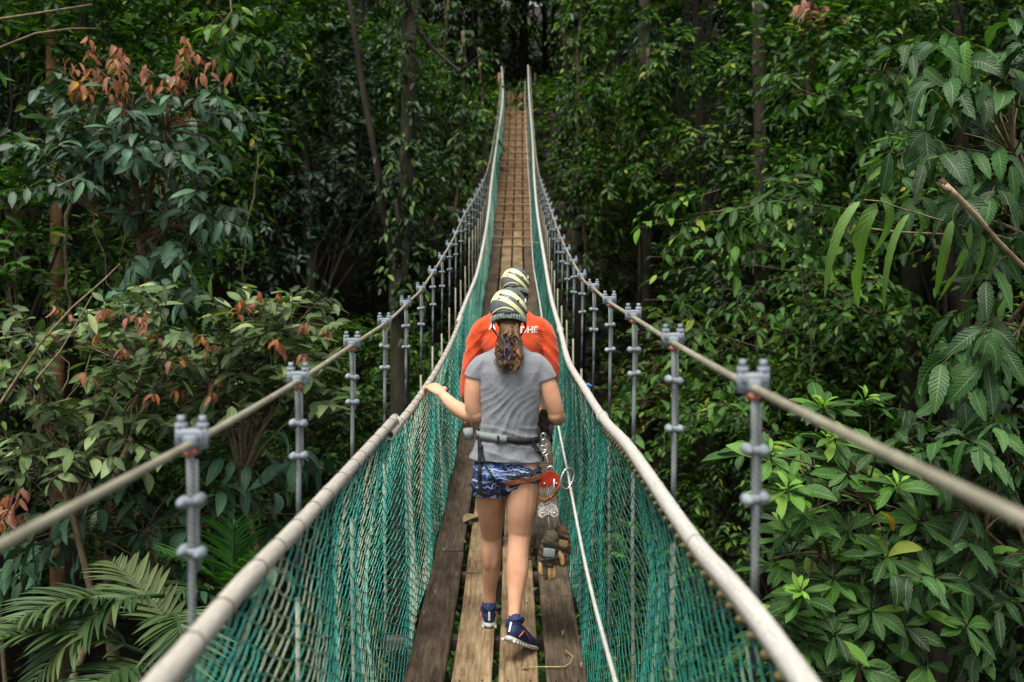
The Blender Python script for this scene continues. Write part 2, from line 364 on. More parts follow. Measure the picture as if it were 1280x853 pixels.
# hangers, beams
def clamp_top(c, s_=1.0):
    g = G(); hw = .0235*s_
    g.box(c+Vector((0, 0, .012)), (.062*s_, .03, .02), bev=.005)
    g.box(c+Vector((0, 0, .0)), (.036*s_, .034, .03), bev=.008)
    for q in (-1, 1):
        b_ = c+Vector((q*hw, 0, 0))
        g.tube([b_+Vector((0, 0, -.016)), b_+Vector((0, 0, .026))], [.013, .0115], 8)
        g.tube([b_+Vector((0, 0, .022)), b_+Vector((0, 0, .034))], .0125, 6)
        g.tube([b_+Vector((0, 0, .034)), b_+Vector((0, 0, .048))], .0075, 8)
    g.tube([c+Vector((math.cos(t)*.0195, 0, -.006+math.sin(t)*.022)) for t in np.linspace(math.pi, 2*math.pi, 8)], .005, 6)
    return g
def clamp_low(c):
    g = G(); sk = random.uniform(-.003, .003)
    for q in (-1, 1):
        b_ = c+Vector((q*.0155, 0, q*sk))
        g.tube([b_+Vector((0, -.017, 0)), b_+Vector((0, -.012, 0)), b_+Vector((0, .012, 0)), b_+Vector((0, .017, 0))], [.005, .0115, .012, .006], 9)
        g.tube([b_+Vector((0, -.024, .0)), b_+Vector((0, -.016, 0))], .0065, 6)
    g.box(c, (.044, .022, .014), bev=.004); return g
zh = .99; k = 0
hl = []
while zh < 38.5:
    hl.append(zh); zh += .97
for side in (-1, 1):
    for k, z0 in enumerate(hl):
        z = z0 if side < 0 else z0-.02
        if z > 38.6 or (side > 0 and k == 0): continue
        rng = random.Random(k*7+side)
        top = cabl(side, z)+Vector((0, -.012, 0)); dk = deck(z); bot = Vector((dk.x+side*(.545), z, dk.z-.06))
        L = (top-bot).length; dirn = (bot-top)/L
        at = lambda d: top+dirn*d+Vector((math.sin(d*6)*.003, 0, 0))
        far = z > 13
        g = G(); n = 6 if far else 10
        dtape = rng.uniform(.40, .46); dl = dtape+rng.uniform(.12, .26)
        g.tube([at(d) for d in np.linspace(0, dtape, 6)], .0078 if not far else (.009 if z < 19 else .006), n)
        h_ = bpart(g, 'hanger', MT['hanger'])
        if not far:
            g = G(); g.tube([at(d)+Vector((.009, .005, 0)) for d in np.linspace(.03, .25, 4)], .0052, 8); bpart(g, 'rope_tail', MT['hanger'], h_)
            g = G(); g.tube([at(d) for d in np.linspace(dtape, dl, 4)], [.0075, .007, .0072, .0080], n); bpart(g, 'tape_wrap', MT['tape'], h_)
            g = G(); g.tube([top+Vector((-.012*side, .0, -.012)), top+Vector((0, -.01, -.02)), top+Vector((.012*side, 0, -.012))], .005, 6); bpart(g, 'thimble', MT['copper'], h_)
        else: dl = dtape
        g = G(); g.tube([at(d) for d in np.linspace(dl, L, 4)], .0072 if z < 19 else .005, n); bpart(g, 'lower_rope', MT['hanger_white'], h_)
        if z < 19:
            bpart(clamp_top(cabl(side, z)+Vector((0, 0, .007)), rng.uniform(.86, .94)), 'cable_clamp', MT['galv'], h_)
            c1, c2 = rng.uniform(.105, .125), rng.uniform(.21, .25)
            for c_ in (c1, c2): bpart(clamp_low(at(c_)), 'rope_clamp', MT['galv'], h_)
for z in hl:
    c = deck(z+.2); g = G(); g.box(c+Vector((0, 0, -.075)), (1.16, .07, .06), bev=.006); bpart(g, 'cross_beam', MT['beam'])
for side in (-1, 1):
    g = G(); zs = np.concatenate([np.arange(-1.5, 12, .25), np.arange(12, 39.4, .6)])
    g.tube([cabl(side, z) for z in zs], .0082, 12); bpart(g, 'main_cable', MT['cable'])
    g = G(); g.tube([deck(z)+Vector((side*.30, 0, -.115)) for z in zs], .012, 6); bpart(g, 'deck_cable', MT['cable'])
# handrail poles
def pole(side, z0, z1, r, name, mat, dx=0, dzz=0, hollow=False, node=.42, n=16):
    g = G(); rng = random.Random(int(z0*10)+side); pts = []; rr = []; z = z0; nxt = z0+rng.uniform(.2, node)
    st = .06 if z0 < 9 else .3
    while z <= z1:
        p = rail(side, z)+Vector((dx, 0, dzz)); pts.append(p); d = abs(z-nxt); rr.append(r*(1+.05*math.exp(-(d/.02)**2))*(1+rng.uniform(-.012, .012)))
        if z > nxt+.05: nxt += rng.uniform(.8*node, 1.2*node)
        z += st
    g.tube(pts, rr, n, cap=not hollow)
    if hollow:   # open near end: inner wall and a recessed disc
        d = (pts[1]-pts[0]).normalized()
        u = Vector((0, 0, 1)); u = (u-d*u.dot(d)).normalized(); w = d.cross(u); V = []; Fs = []
        for rad, dd in ((r, 0), (r*.72, -.001), (r*.7, .09)):
            for k in range(n):
                t = 2*math.pi*k/n; V.append(pts[0]+d*dd+(u*math.cos(t)+w*math.sin(t))*rad)
        for q in range(2):
            for k in range(n): Fs.append((q*n+k, q*n+(k+1) % n, (q+1)*n+(k+1) % n, (q+1)*n+k))
        Fs.append(tuple(2*n+k for k in range(n))); g.add(V, Fs)
        g.tube([rail(side, z1), rail(side, z1)+d*.001], r, n)
    return bpart(g, name, mat)
pole(-1, -1.0, 4.32, .0195, 'handrail_pole', MT['pole_l'])
pole(-1, 4.02, 9.3, .0190, 'handrail_pole', MT['pole_l'], dx=.010, dzz=-.034, hollow=True)
pole(-1, 9.0, 38.6, .0205, 'handrail_pole', MT['pole_r'], dzz=-.02, n=10)
pole(1, -1.0, 4.6, .0212, 'handrail_pole', MT['pole_r'], node=.3)
pole(1, 4.5, 8.8, .021, 'handrail_pole', MT['pole_r'])
pole(1, 8.6, 38.6, .022, 'handrail_pole', MT['pole_r'], dzz=.003, n=10)
# ties round the poles
def ring(side, z, r, rt, mat, dx=0, dz=0, name='rail_tie', tilt=0):
    c = rail(side, z)+Vector((dx, 0, dz)); d = (rail(side, z+.02)-rail(side, z-.02)).normalized(); u = Vector((0, 0, 1)); u = (u-d*u.dot(d)).normalized(); w = d.cross(u)
    g = G(); g.tube([c+(u*math.cos(t)+w*math.sin(t))*r+d*tilt*math.cos(t+1) for t in np.linspace(0, 2*math.pi, 18)], rt, 5, cap=False); return bpart(g, name, mat)
z = 1.1; rng = random.Random(3)
while z < 9:
    lo = z > 4.3; ring(-1, z, .0200 if not lo else .0197, .0016, MT['tie'], .010 if lo else 0, -.034 if lo else 0, tilt=rng.uniform(-.006, .006))
    z += rng.uniform(.15, .26)
z = 1.2
while z < 8:
    ring(1, z, .0213, .0012, MT['tie'] if rng.random() < .2 else MT['pole_l'], tilt=rng.uniform(-.004, .004)); z += rng.uniform(.25, .42)
for q in range(4): ring(-1, 4.22+q*.012, .027, .003, MT['cord'], .004, -.015, 'rope_lashing', .012)
for q in range(5): ring(1, 4.52+q*.011, .0235, .0035, MT['cord'], 0, 0, 'rope_lashing', .004)
for q in range(5): ring(1, 8.62+q*.014, .0255, .005, MT['cord'], 0, 0, 'rope_lashing', .004)
# side nets: two crossing sets of knotted twine between deck edge and pole
def net(side, mat):
    Vs = []; Fs = []; tint = []
    rng = np.random.default_rng(11+side)
    for (za, zb, du, nv, rad) in ((.25, 4, .050, 54, .0022), (4, 8, .050, 54, .0026), (8, 15, .052, 44, .0034), (15, 38.6, .08, 20, .0055)):
        nu = int((zb-za)/du); 
        Pn = np.zeros((nu+1, nv+1, 3))
        for i in range(nu+1):
            z = za+(zb-za)*i/nu; c = deck(z); r_ = rail(side, z)
            lo = np.array((c.x+side*(.425+.012*math.sin(z*5)), z, c.z-.03)); hi = np.array((r_.x-side*.004, z, r_.z-(.022 if side > 0 or z < 4.1 else .048)))
            f1 = math.sin(z*2.1+side); f2 = math.sin(z*5.3+2*side); f3 = math.sin(z*13)
            for j in range(nv+1):
                v = j/nv; b_ = math.sin(math.pi*v)
                p = lo*(1-v)+hi*v; bulge = (.035+.03*f1+.018*f2+.006*f3)*b_+.02*b_*math.sin(z*3.1+v*5)
                p = p+np.array((side*bulge, .03*b_*math.sin(z*1.7+4*v), 0)); Pn[i, j] = p
        Pn += rng.normal(0, 1, Pn.shape)*np.array((.0010, .0065, .0028))
        zig = rng.normal(0, 1, (nu+1,))
        A = []; B = []; T = []
        for i in range(nu+1):
            for j in range(nv):
                if (i+j) % 2: continue
                for di in (-1, 1):
                    if 0 <= i+di <= nu: A.append(Pn[i, j]); B.append(Pn[i+di, j+1]); T.append(i*3+di)
        A = np.array(A); B = np.array(B)
        D = B-A; D /= np.linalg.norm(D, axis=1)[:, None]
        U = np.cross(D, np.array((0, 1., .3))); U /= np.linalg.norm(U, axis=1)[:, None]; Wv = np.cross(D, U)
        # each bar sags a little: three rings
        m_ = len(A); sag = rng.normal(0, 1, (m_, 3))*np.array((.0008, .004, .003))+np.array((0, 0, -.004))
        C = (A+B)/2+sag; ringv = []
        for Q in (A, C, B):
            for k in range(3):
                t = 2*math.pi*k/3; ringv.append(Q+(U*math.cos(t)+Wv*math.sin(t))*rad)
        VV = np.stack(ringv, 1).reshape(-1, 3); base = np.arange(m_)[:, None]*9
        f = np.array([(q*3+k, q*3+(k+1) % 3, (q+1)*3+(k+1) % 3, (q+1)*3+k) for q in range(2) for k in range(3)])
        off = sum(len(x) for x in Vs); FF = (base[:, :, None]+f[None]).reshape(-1, 4)+off
        tr = rng.random(nu*3+20)
        trs = np.convolve(tr, np.ones(7)/7, 'same')*1.6-.3+.25*(tr-.5); tt = np.repeat(np.clip(np.array([trs[t_ % len(tr)] for t_ in T]), 0, 1)*.85+rng.random(m_)*.15, 6)
        Vs.append(VV); Fs.append(FF); tint.append(tt)
    V = np.concatenate(Vs)-np.array(BO); me = np_mesh('side_net', V, np.concatenate(Fs), None, np.concatenate(tint))
    o = link('side_net', me, BR, mat=mat); return o
net(-1, MT['net_l'])['label'] = 'faded teal side net on the left'
net(1, MT['net_r'])['label'] = 'deep teal side net on the right'
# selvedge twine along the deck edge
for side in (-1, 1):
    g = G(); g.tube([deck(z)+Vector((side*(.425+.012*math.sin(z*5)), 0, -.028)) for z in np.arange(.3, 38, .2)], .004, 5); bpart(g, 'net_edge_twine', MT['net_l'] if side < 0 else MT['net_r'])
# yellow lacing under the right pole
g = G(); g.tube([rail(1, z)+Vector((-.006+.007*math.cos(z*75), 0, -.032+.008*math.sin(z*75))) for z in np.arange(1.2, 4.4, .012)], .006, 6, squash=1.3)
bpart(g, 'lacing_rope', MT['lacing'])
# white safety cord inside the right net
CORD = [(-1, .28, -1.0), (2.5, .26, -1.03), (3.5, .267, -1.07), (4.6, .277, -1.035), (4.9, .28, -1.02), (6.2, .26, -.80), (8, .24, -.36), (13, .27, .2), (20, .36, 1.5), (30, .4, 4.6), (38, .5, 7.4)]
def cord(z):
    x, h = interp(CORD, z); return Vector((x, z, CZ+h))
g = G(); g.tube([cord(z) for z in np.concatenate([np.arange(-.5, 14, .12), np.arange(14, 38, .5)])], .0062, 8); bpart(g, 'safety_cord', MT['cord'])
for z in (1.0, 14.5, 24, 33):
    g = G(); g.tube([cord(z), rail(1, z)], .003, 5); bpart(g, 'cord_tie', MT['cord'])
# blue rag on a hanger
zb = hl[5]+.42; tb = cabl(1, zb); g = G(); rng = random.Random(2)
for q in range(5):
    p0 = tb+Vector((0, -.01, -.62)); pts = [p0+Vector((rng.uniform(-.02, .02), rng.uniform(-.01, .01), 0))*t+Vector((math.cos(q*1.3)*.035*t, -.01, -.07*t+(.05 if q == 0 else 0)*t)) for t in (0, .5, 1)]
    g.tube(pts, [.012, .01, .006], 6, squash=.3)
bpart(g, 'blue_rag', noisy('blue_rag', '2f6db0', '5b97d0', 60, .8))
# far anchor posts and landing
for (x, w_, lab) in ((-.66, .16, None), (.74, .10, None)):
    c = deck(38.6); g = G(); pts = [Vector((c.x+x, 39.1, c.z-.8)), Vector((c.x+x-.02, 39.1, c.z+.4)), Vector((c.x+x-.03, 39.1, c.z+.85))]
    g.tube(pts, [w_/1.6, w_/1.8, w_/2.1], 10); bpart(g, 'anchor_post', MT['batten'] if x < 0 else MT['beam'])
for k in range(6):
    c = deck(38.9); g = G(); g.box((c.x, 39.05+k*.21, c.z-.02), (1.9, .2, .05), bev=.005); bpart(g, 'landing_board', MT['plank_far'], smooth=False)
# litter lying on the deck
def litter(px, py, z, size, seed, label):
    rng = random.Random(seed); c = deck(z); x = (px-640)*z/F
    g = G(); n = 7; V = []; ang = rng.uniform(0, 6.28); d = Vector((math.cos(ang), math.sin(ang), 0)); s_ = Vector((-d.y, d.x, 0))
    for i in range(n+1):
        t = i/n; w = size*.32*math.sin(math.pi*min(t*.98+.01, 1))**.8
        zc = .018*math.sin(math.pi*t)+rng.uniform(0, .004)+.003
        for q in (-1, 0, 1): V.append(d*size*(t-.5)+s_*w*q+Vector((0, 0, zc+abs(q)*.35*w)))
    Fs = [(i*3+q, i*3+q+1, (i+1)*3+q+1, (i+1)*3+q) for i in range(n) for q in range(2)]
    g.add(V, Fs); o = g.build('dry_leaf', MT['dry'], None); o.location = (x, z, c.z+.004)
    props(o, label, 'dry leaf', 'dry leaves lying on the deck')
litter(590, 542+20, 6.9, .17, 1, 'large curled brown dry leaf on the outer plank left of her belt')
for i, (px, py, z) in enumerate([(573, 655, 6.1), (580, 692, 5.6), (568, 622, 6.5), (520, 780, 5.1), (531, 772, 5.25), (512, 818, 4.72), (543, 748, 5.45), (725, 802, 4.84), (727, 833, 4.58), (704, 795, 4.9), (707, 818, 4.72), (556, 700, 5.4), (580, 840, 4.5), (655, 835, 4.55)]):
    litter(px, py, F*1.815/(py-340), random.uniform(.02, .04), i+10, 'small dry leaf scrap on the deck planks')
yy = F*1.815/(834-340); c = deck(yy)
g = G(); pts = [P(660, 834, yy), P(690, 834, yy), P(705, 832, yy), P(714, 826, yy+.05), P(716, 818, yy+.12), P(711, 812, yy+.16), P(704, 811, yy+.18)]
for p in pts: p.z = deck(p.y).z+.012
g.tube(pts, [.002, .003, .0035, .0022, .002, .0015, .001], 6); o = g.build('dry_stalk', noisy('straw', '8f7c54', 'b3a074', 30, .8)); props(o, 'thin curled straw stalk lying on the deck behind her right foot', 'dry stalk')
# ---------------------------------------------------------------- leaves and crowns
def leaf_tpl(n=6, wd=.42, prof=None, droop=.25, fold=.25, serr=0, wave=0, tipw=0):
    """template leaf of length 1: (side, along, normal); n strips, 3 columns"""
    V = []; UVv = []
    for i in range(n+1):
        t = i/n; w = (math.sin(math.pi*min(1, t)**.85)**.75 if prof is None else prof(t))*wd/2
        if serr: w *= 1+(serr if i % 2 else -serr)
        y = t-.10*droop*t*t; z = -droop*t*t*.7
        wv = wave*math.sin(i*2.1)
        V += [(-w, y, z+fold*w+wv*w), (0, y, z), (w, y, z+fold*w-wv*w)]; UVv += [(0, t), (.5, t), (1, t)]
    Fs = [(i*3+q, i*3+q+1, (i+1)*3+q+1, (i+1)*3+q) for i in range(n) for q in range(2)]
    return np.array(V), np.array(Fs), np.array(UVv)
SIMPLE = (np.array([(0, 0, 0), (.2, .33, .05), (.15, .7, -.04), (0, 1, -.16), (-.15, .7, -.04), (-.2, .33, .05)]), np.array([(0, 1, 2, 3), (0, 3, 4, 5)]), np.array([(.5, 0), (1, .33), (1, .7), (.5, 1), (0, .7), (0, .33)]))
T_OV = leaf_tpl(6, .40); T_OV2 = leaf_tpl(6, .36, droop=.5, fold=.35)
T_OB = leaf_tpl(6, .36, prof=lambda t: (math.sin(math.pi*t**1.35)**.8 if 0 < t < 1 else 0.02), droop=.35, fold=.3)
T_BIG = leaf_tpl(14, .36, droop=.55, fold=.3, serr=.07, wave=.12); T_BIG2 = leaf_tpl(14, .31, droop=1.0, fold=.35, serr=.09, wave=.2)
T_STRAP = leaf_tpl(16, .145, prof=lambda t: max(.03, math.sin(math.pi*t**.8)**.5) if t < 1 else 0.0, droop=1.5, fold=.3, serr=.05)
T_LET = leaf_tpl(5, .075, prof=lambda t: min(1, t*6+.3)*(1-t**3) if t < 1 else 0.0, droop=.35, fold=.8)
T_MED = leaf_tpl(3, .40, droop=.35)
def frames(D, Nn):
    D = D/np.maximum(np.linalg.norm(D, axis=1), 1e-6)[:, None]
    Nn = Nn-D*(D*Nn).sum(1)[:, None]; Nn /= np.maximum(np.linalg.norm(Nn, axis=1), 1e-6)[:, None]
    return np.cross(D, Nn), D, Nn
def leaves_mesh(name, P_, D, Nn, Sz, tpl=SIMPLE, rng=None, twigs=None):
    Sd, D, Nn = frames(D, Nn); TV, TF, TU = tpl; n = len(P_); k = len(TV)
    V = P_[:, None]+(Sd[:, None]*TV[None, :, 0:1]+D[:, None]*TV[None, :, 1:2]+Nn[:, None]*TV[None, :, 2:3])*Sz[:, None, None]
    Fs = (np.arange(n)[:, None, None]*k+TF[None]).reshape(-1, TF.shape[1]); UV = np.tile(TU[TF][None], (n, 1, 1, 1)).reshape(-1, TF.shape[1], 2)
    tint = np.repeat((rng or np.random.default_rng(1)).random(n), len(TF))
    return np_mesh(name, V.reshape(-1, 3), Fs, UV, tint)
def unit(rng, n):
    v = rng.normal(0, 1, (n, 3)); return v/np.linalg.norm(v, axis=1)[:, None]
def twig_leaves(rng, starts, dirs, lens, per, L, spread=.9, hang=.35, up=.8):
    """leaves in two rows along drooping twigs"""
    nT = len(starts); t = np.linspace(.25, 1, per)[None, :, None]*np.ones((nT, 1, 1))
    Dn = dirs[:, None]; pos = starts[:, None]+Dn*lens[:, None, None]*t+np.array((0, 0, -1.))*(lens[:, None, None]*.28*t*t)
    sd = np.cross(dirs, np.array((0, 0, 1.))+rng.normal(0, .25, (nT, 3))); sd /= np.linalg.norm(sd, axis=1)[:, None]
    sg = np.where(np.arange(per) % 2, 1, -1)[None, :, None]*np.where(np.arange(per) == per-1, .1, 1)[None, :, None]
    D = Dn*.6+sd[:, None]*sg*spread+np.array((0, 0, -hang))+rng.normal(0, .22, pos.shape)
    Nn = np.array((0, 0, up))+Dn*.25+rng.normal(0, .35, pos.shape)
    Sz = L*(.7+.5*rng.random((nT, per)))*np.where(t[..., 0] > .95, 1.0, 1)
    pos = pos+rng.normal(0, .01, pos.shape)
    return pos.reshape(-1, 3), D.reshape(-1, 3), Nn.reshape(-1, 3), Sz.ravel()
def crown(rng, centre, rad, n_cl, cl_r, tw, per, L, skew=0):
    """clumps on a lumpy shell -> twigs -> leaves. returns arrays and the clump centres"""
    d = unit(rng, n_cl); d[:, 2] = np.where(d[:, 2] < -.55, -d[:, 2], d[:, 2])
    cc = np.array(centre)+d*np.array(rad)*(.35+.65*rng.random((n_cl, 1))**.5)
    cr = cl_r*(.6+.8*rng.random(n_cl))
    st = np.repeat(cc, tw, 0); cr_ = np.repeat(cr, tw); dd = unit(rng, n_cl*tw); out = np.repeat(d, tw, 0)
    dd = dd+out*.6+np.array((0, 0, .25)); dd /= np.linalg.norm(dd, axis=1)[:, None]
    st = st+dd*cr_[:, None]*rng.random((len(st), 1))*.4
    return twig_leaves(rng, st, dd, cr_*(.55+.5*rng.random(len(st))), per, L), cc
def limb(a_, b_, sag=.1, n=5, rng=random):
    a_, b_ = Vector(a_), Vector(b_); L = (b_-a_).length
    return [a_.lerp(b_, t)+Vector((rng.uniform(-1, 1), rng.uniform(-1, 1), 0))*L*.04*(0 < t < 1)+Vector((0, 0, sag*L*math.sin(math.pi*t))) for t in np.linspace(0, 1, n)]
def trunk_mesh(name, H, r0, limbs, mat, seed, lean=.03):
    rng = random.Random(seed); g = G(); pts = []; n = 9
    for i in range(n): t = i/(n-1); pts.append(Vector((math.sin(t*3+seed)*lean*H*t, math.cos(t*2.3+seed)*lean*H*t, -1.5+(H+1.5)*t)))
    rr = [r0*(1.5 if i == 0 else 1.15-.75*i/(n-1)) for i in range(n)]; g.tube(pts, rr, 10)
    for c in limbs:
        t = min(max((c[2]*.55)/H, .3), .95); i = int(t*(n-1)); a_ = pts[i].lerp(pts[min(i+1, n-1)], t*(n-1)-i)
        g.tube(limb(a_, c, .05, 5, rng), [r0*.28, r0*.2, r0*.13, r0*.08, r0*.03], 5, cap=False)
    o = g.build(name, mat); me = o.data; bpy.data.objects.remove(o); me.name = name; return me
VAR = {}
def variant(key, H, crad, ccz, n_cl, cl_r, tw, per, L, r0, lm, bm_, seed, tpl=SIMPLE):
    rng = np.random.default_rng(seed); (p, d, n, s), cc = crown(rng, (0, 0, ccz), crad, n_cl, cl_r, tw, per, L)
    me = leaves_mesh('crown_'+key, p, d, n, s, tpl, rng); me.materials.append(MT[lm])
    tm = trunk_mesh('trunk_'+key, H, r0, [tuple(c) for c in cc[::max(1, n_cl//14)]], MT[bm_], seed)
    VAR[key] = (tm, me)
variant('broad_a', 10, (2.9, 2.9, 4.2), 8.2, 90, .85, 14, 10, .165, .17, 'leaf_a', 'bark', 1)
variant('broad_b', 11, (2.6, 2.6, 4.8), 8.6, 100, .75, 16, 10, .14, .14, 'leaf_b', 'bark', 2)
variant('broad_c', 9, (3.1, 3.1, 3.8), 7.2, 84, .9, 12, 9, .20, .16, 'leaf_c', 'bark_pale', 3)
variant('small_a', 4.5, (1.9, 1.9, 2.3), 3.4, 60, .6, 12, 10, .14, .07, 'leaf_a', 'bark', 4)
variant('small_b', 4.2, (1.7, 1.7, 2.2), 3.2, 60, .6, 12, 10, .125, .06, 'leaf_b', 'bark', 5)
variant('small_d', 4.0, (1.8, 1.8, 2.0), 3.0, 54, .6, 11, 9, .16, .06, 'leaf_d', 'bark_pale', 6)
def tree(key, x, y, s, rz, label, group, name='jungle_tree', zoff=0, sz=None):
    t = empty(name, (x, y, ground(x, y)+zoff), label, 'tree', group); t.rotation_euler[2] = rz; t.scale = (s, s, sz or s)
    tm, cm = VAR[key]; link('trunk', tm, t); c = link('crown', cm, t); c['kind'] = 'stuff'; return t
rng = random.Random(42); placed = []
def spot_ok(x, y, dmin):
    return all((x-a_)**2+(y-b_)**2 > dmin*dmin for a_, b_ in placed)
cnt = 0; tries = 0
while tries < 9000 and cnt < 120:
    tries += 1; y = rng.uniform(12.5, 54); x = rng.uniform(-1, 1)*(.53*y+5)
    lim = 3.4 if y < 39 else 0
    if abs(x) < lim+ (1.2 if y < 28 else 0): continue
    if y < 15 and abs(x) < 5: continue
    dmin = 2.5 if y < 30 else 3.3
    if not spot_ok(x, y, dmin): continue
    placed.append((x, y)); cnt += 1
    big_ok = abs(x) > (5.0 if y < 39 else 0)
    big = big_ok and rng.random() < .75
    key = rng.choice(['broad_a', 'broad_b', 'broad_c'] if big else ['small_a', 'small_b', 'small_d'])
    s = rng.uniform(.85, 1.25); side = 'left' if x < 0 else 'right'
    if y < 39:
        side_l = 'broad leafy tree in the dark jungle wall %s of the bridge' if big else 'low bushy understory tree in the ravine %s of the bridge'
        lab = side_l % side; grp = ('jungle wall trees ' if big else 'understory trees ')+side+' of the bridge'
    else: lab = 'shaded jungle tree on the bank beyond the far end of the bridge'; grp = 'trees beyond the far end'
    gz = ground(x, y); target = CZ+max(.30*y-6.5, -3.0); zo = 0
    if not big: s *= 1.15
    tree(key, x, y, s, rng.uniform(0, 6.28), lab, grp, zoff=zo)
# tall trees whose crowns overhang the far landing and close the view above it
for i, (x, y, s, k) in enumerate([(-3.8, 42, 1.2, 'broad_a'), (4.2, 42.5, 1.25, 'broad_c'), (.6, 46, 1.3, 'broad_a'), (-1.8, 50, 1.5, 'broad_b'), (3.2, 52, 1.5, 'broad_a'), (-6.5, 47, 1.4, 'broad_c'), (8, 48, 1.5, 'broad_a'), (0, 57, 1.7, 'broad_c'), (12, 50, 1.7, 'broad_b'), (-13, 52, 1.7, 'broad_a'), (-20, 48, 1.8, 'broad_c'), (20, 48, 1.8, 'broad_a')]):
    tree(k, x, y, s, i*1.3, 'tall dark tree overhanging the landing at the far end of the bridge' if i < 5 else 'shaded jungle tree on the bank beyond the far end of the bridge', 'tall trees over the far landing' if i < 5 else 'trees beyond the far end')
tree('broad_b', 4.6, 24, 1.28, .4, 'tall tree coloured lighter as if lit right of the far end of the bridge', None)  # brighter leaf colour stands in for light on this crown
tree('broad_b', -3.3, 28, .72, 2.0, 'tree coloured bright green as if lit just left of the steep end of the bridge', None)  # light falling here is put in by the bright leaf variant
tree('small_b', -2.9, 21, 1.2, 1.0, 'vine-covered bright tree leaning towards the left cable', None)
for i, (x, y, s, k) in enumerate([(-1.6, 42.2, 1.5, 'small_a'), (2.0, 42.4, 1.5, 'small_a'), (.4, 43.4, 1.9, 'small_a'), (-.8, 45.5, 2.0, 'small_d'), (1.6, 46, 2.0, 'small_a'), (-3, 48, 2.2, 'small_a'), (4, 49, 2.3, 'small_a')]):
    tree(k, x, y, s, i*1.7, 'dark low tree just behind the landing at the far end of the bridge', 'low trees behind the far landing')
# ground cover: seedlings, ferns and low bushes nobody could count
rg = np.random.default_rng(9); n = 9000
yy = rg.uniform(6, 60, n); xx = rg.uniform(-1, 1, n)*(.53*yy+4); zz = np.array([ground(a_, b_) for a_, b_ in zip(xx, yy)])
keep = (np.abs(xx) > .0); st = np.stack([xx, yy, zz+.1*rg.random(n)], 1)
dd = unit(rg, n); dd[:, 2] = np.abs(dd[:, 2])+.5; dd /= np.linalg.norm(dd, axis=1)[:, None]
p, d, nn, s = twig_leaves(rg, st, dd, .5+rg.random(n)*.9, 9, .24)
n = 3500; yy = rg.uniform(52, 120, n); xx = rg.uniform(-1, 1, n)*(.53*yy+4); st = np.stack([xx, yy, np.array([ground(a_, b_) for a_, b_ in zip(xx, yy)])], 1); dd = unit(rg, n); dd[:, 2] = abs(dd[:, 2])+.6; dd /= np.linalg.norm(dd, axis=1)[:, None]
q2 = twig_leaves(rg, st, dd, 1+rg.random(n)*2, 9, .55); p, d, nn, s = [np.concatenate(x_) for x_ in zip((p, d, nn, s), q2)]
me = leaves_mesh('undergrowth', p, d, nn, s, SIMPLE, rg); me.materials.append(MT['leaf_a']); props(link('undergrowth', me), kind='stuff')
rg = np.random.default_rng(19); n = 3600; yy = rg.uniform(17, 43, n); xx = rg.choice((-1, 1), n)*(.5+rg.random(n)*4.5); zz = np.array([ground(a_, b_) for a_, b_ in zip(xx, yy)])
st = np.stack([xx, yy, zz+.15*rg.random(n)], 1); dd = unit(rg, n); dd[:, 2] = np.abs(dd[:, 2])+.4; dd /= np.linalg.norm(dd, axis=1)[:, None]
p, d, nn, s = twig_leaves(rg, st, dd, .4+rg.random(n)*.7, 9, .19); me = leaves_mesh('ground_ferns', p, d, nn, s, SIMPLE, rg); me.materials.append(MT['leaf_b']); props(link('ground_ferns', me), kind='stuff')
# liana curtains
def liana(x, y, z0, z1, lab, grp, leafy=True, r=.02, seed=0, mat='twig', lm='leaf_b'):
    rn = random.Random(seed); t = empty('liana', (x, y, z1), lab, 'vine', grp); g = G(); pts = []; n = 14
    for i in range(n+1):
        q = i/n; pts.append(Vector((x+math.sin(q*4+seed)*.12+rn.uniform(-.025, .025), y+rn.uniform(-.05, .05), z1+(z0-z1)*q)))
    g.tube(pts, r, 5); g.build('stem', MT[mat], t, origin=t.location)
    if leafy:
        rr = np.random.default_rng(seed); m_ = 110; q = rr.random(m_)*n; i = np.minimum(q.astype(int), n-1); A = np.array([tuple(v-t.location) for v in pts])
        st = A[i]+(A[i+1]-A[i])*(q-i)[:, None]; dd = unit(rr, m_)*np.array((1, 1, .4)); dd /= np.linalg.norm(dd, axis=1)[:, None]
        p, d, nn, s = twig_leaves(rr, st, dd, .25+.4*rr.random(m_), 7, .2, hang=.8)
        me = leaves_mesh('leaves', p, d, nn, s, SIMPLE, rr); me.materials.append(MT[lm]); o = link('leaves', me, t); o['kind'] = 'stuff'
for i, (px, z, y0, y1) in enumerate([(728, 24, -20, 330), (745, 26, 30, 300), (705, 33, -10, 200), (600, 27, 60, 330), (575, 25, 40, 300), (805, 23, 60, 240), (560, 30, -10, 200)]):
    a_ = P(px, y1, z); b_ = P(px, y0, z)
    sd_ = 'left' if px < 640 else 'right'
    liana(a_.x, z, a_.z, b_.z, 'leafy vine hanging beside the far %s side of the bridge' % sd_, 'vines beside the far %s side of the bridge' % sd_, seed=i+3, r=.05, lm='leaf_b' if i % 2 else 'leaf_a')
for i, (px, z, y0, y1) in enumerate([(155, 13, 170, 330), (315, 14, 190, 360), (92, 12.5, 240, 350), (50, 14, 180, 380), (1010, 14, 300, 560)]):
    a_ = P(px, y1, z); b_ = P(px, y0, z)
    liana(a_.x, z, a_.z-1, b_.z, ['thin bare liana behind the red-tipped tree', 'pale bare liana in the gap left of the forked trunk', 'straight pale pole-like stem behind the left shrubs', 'thin dark liana near the left edge of the photo', 'thin brown liana in the dark right wall'][i], None, False, [.010, .010, .022, .010, .010][i], i+20, 'twig_pale' if i != 3 else 'twig')

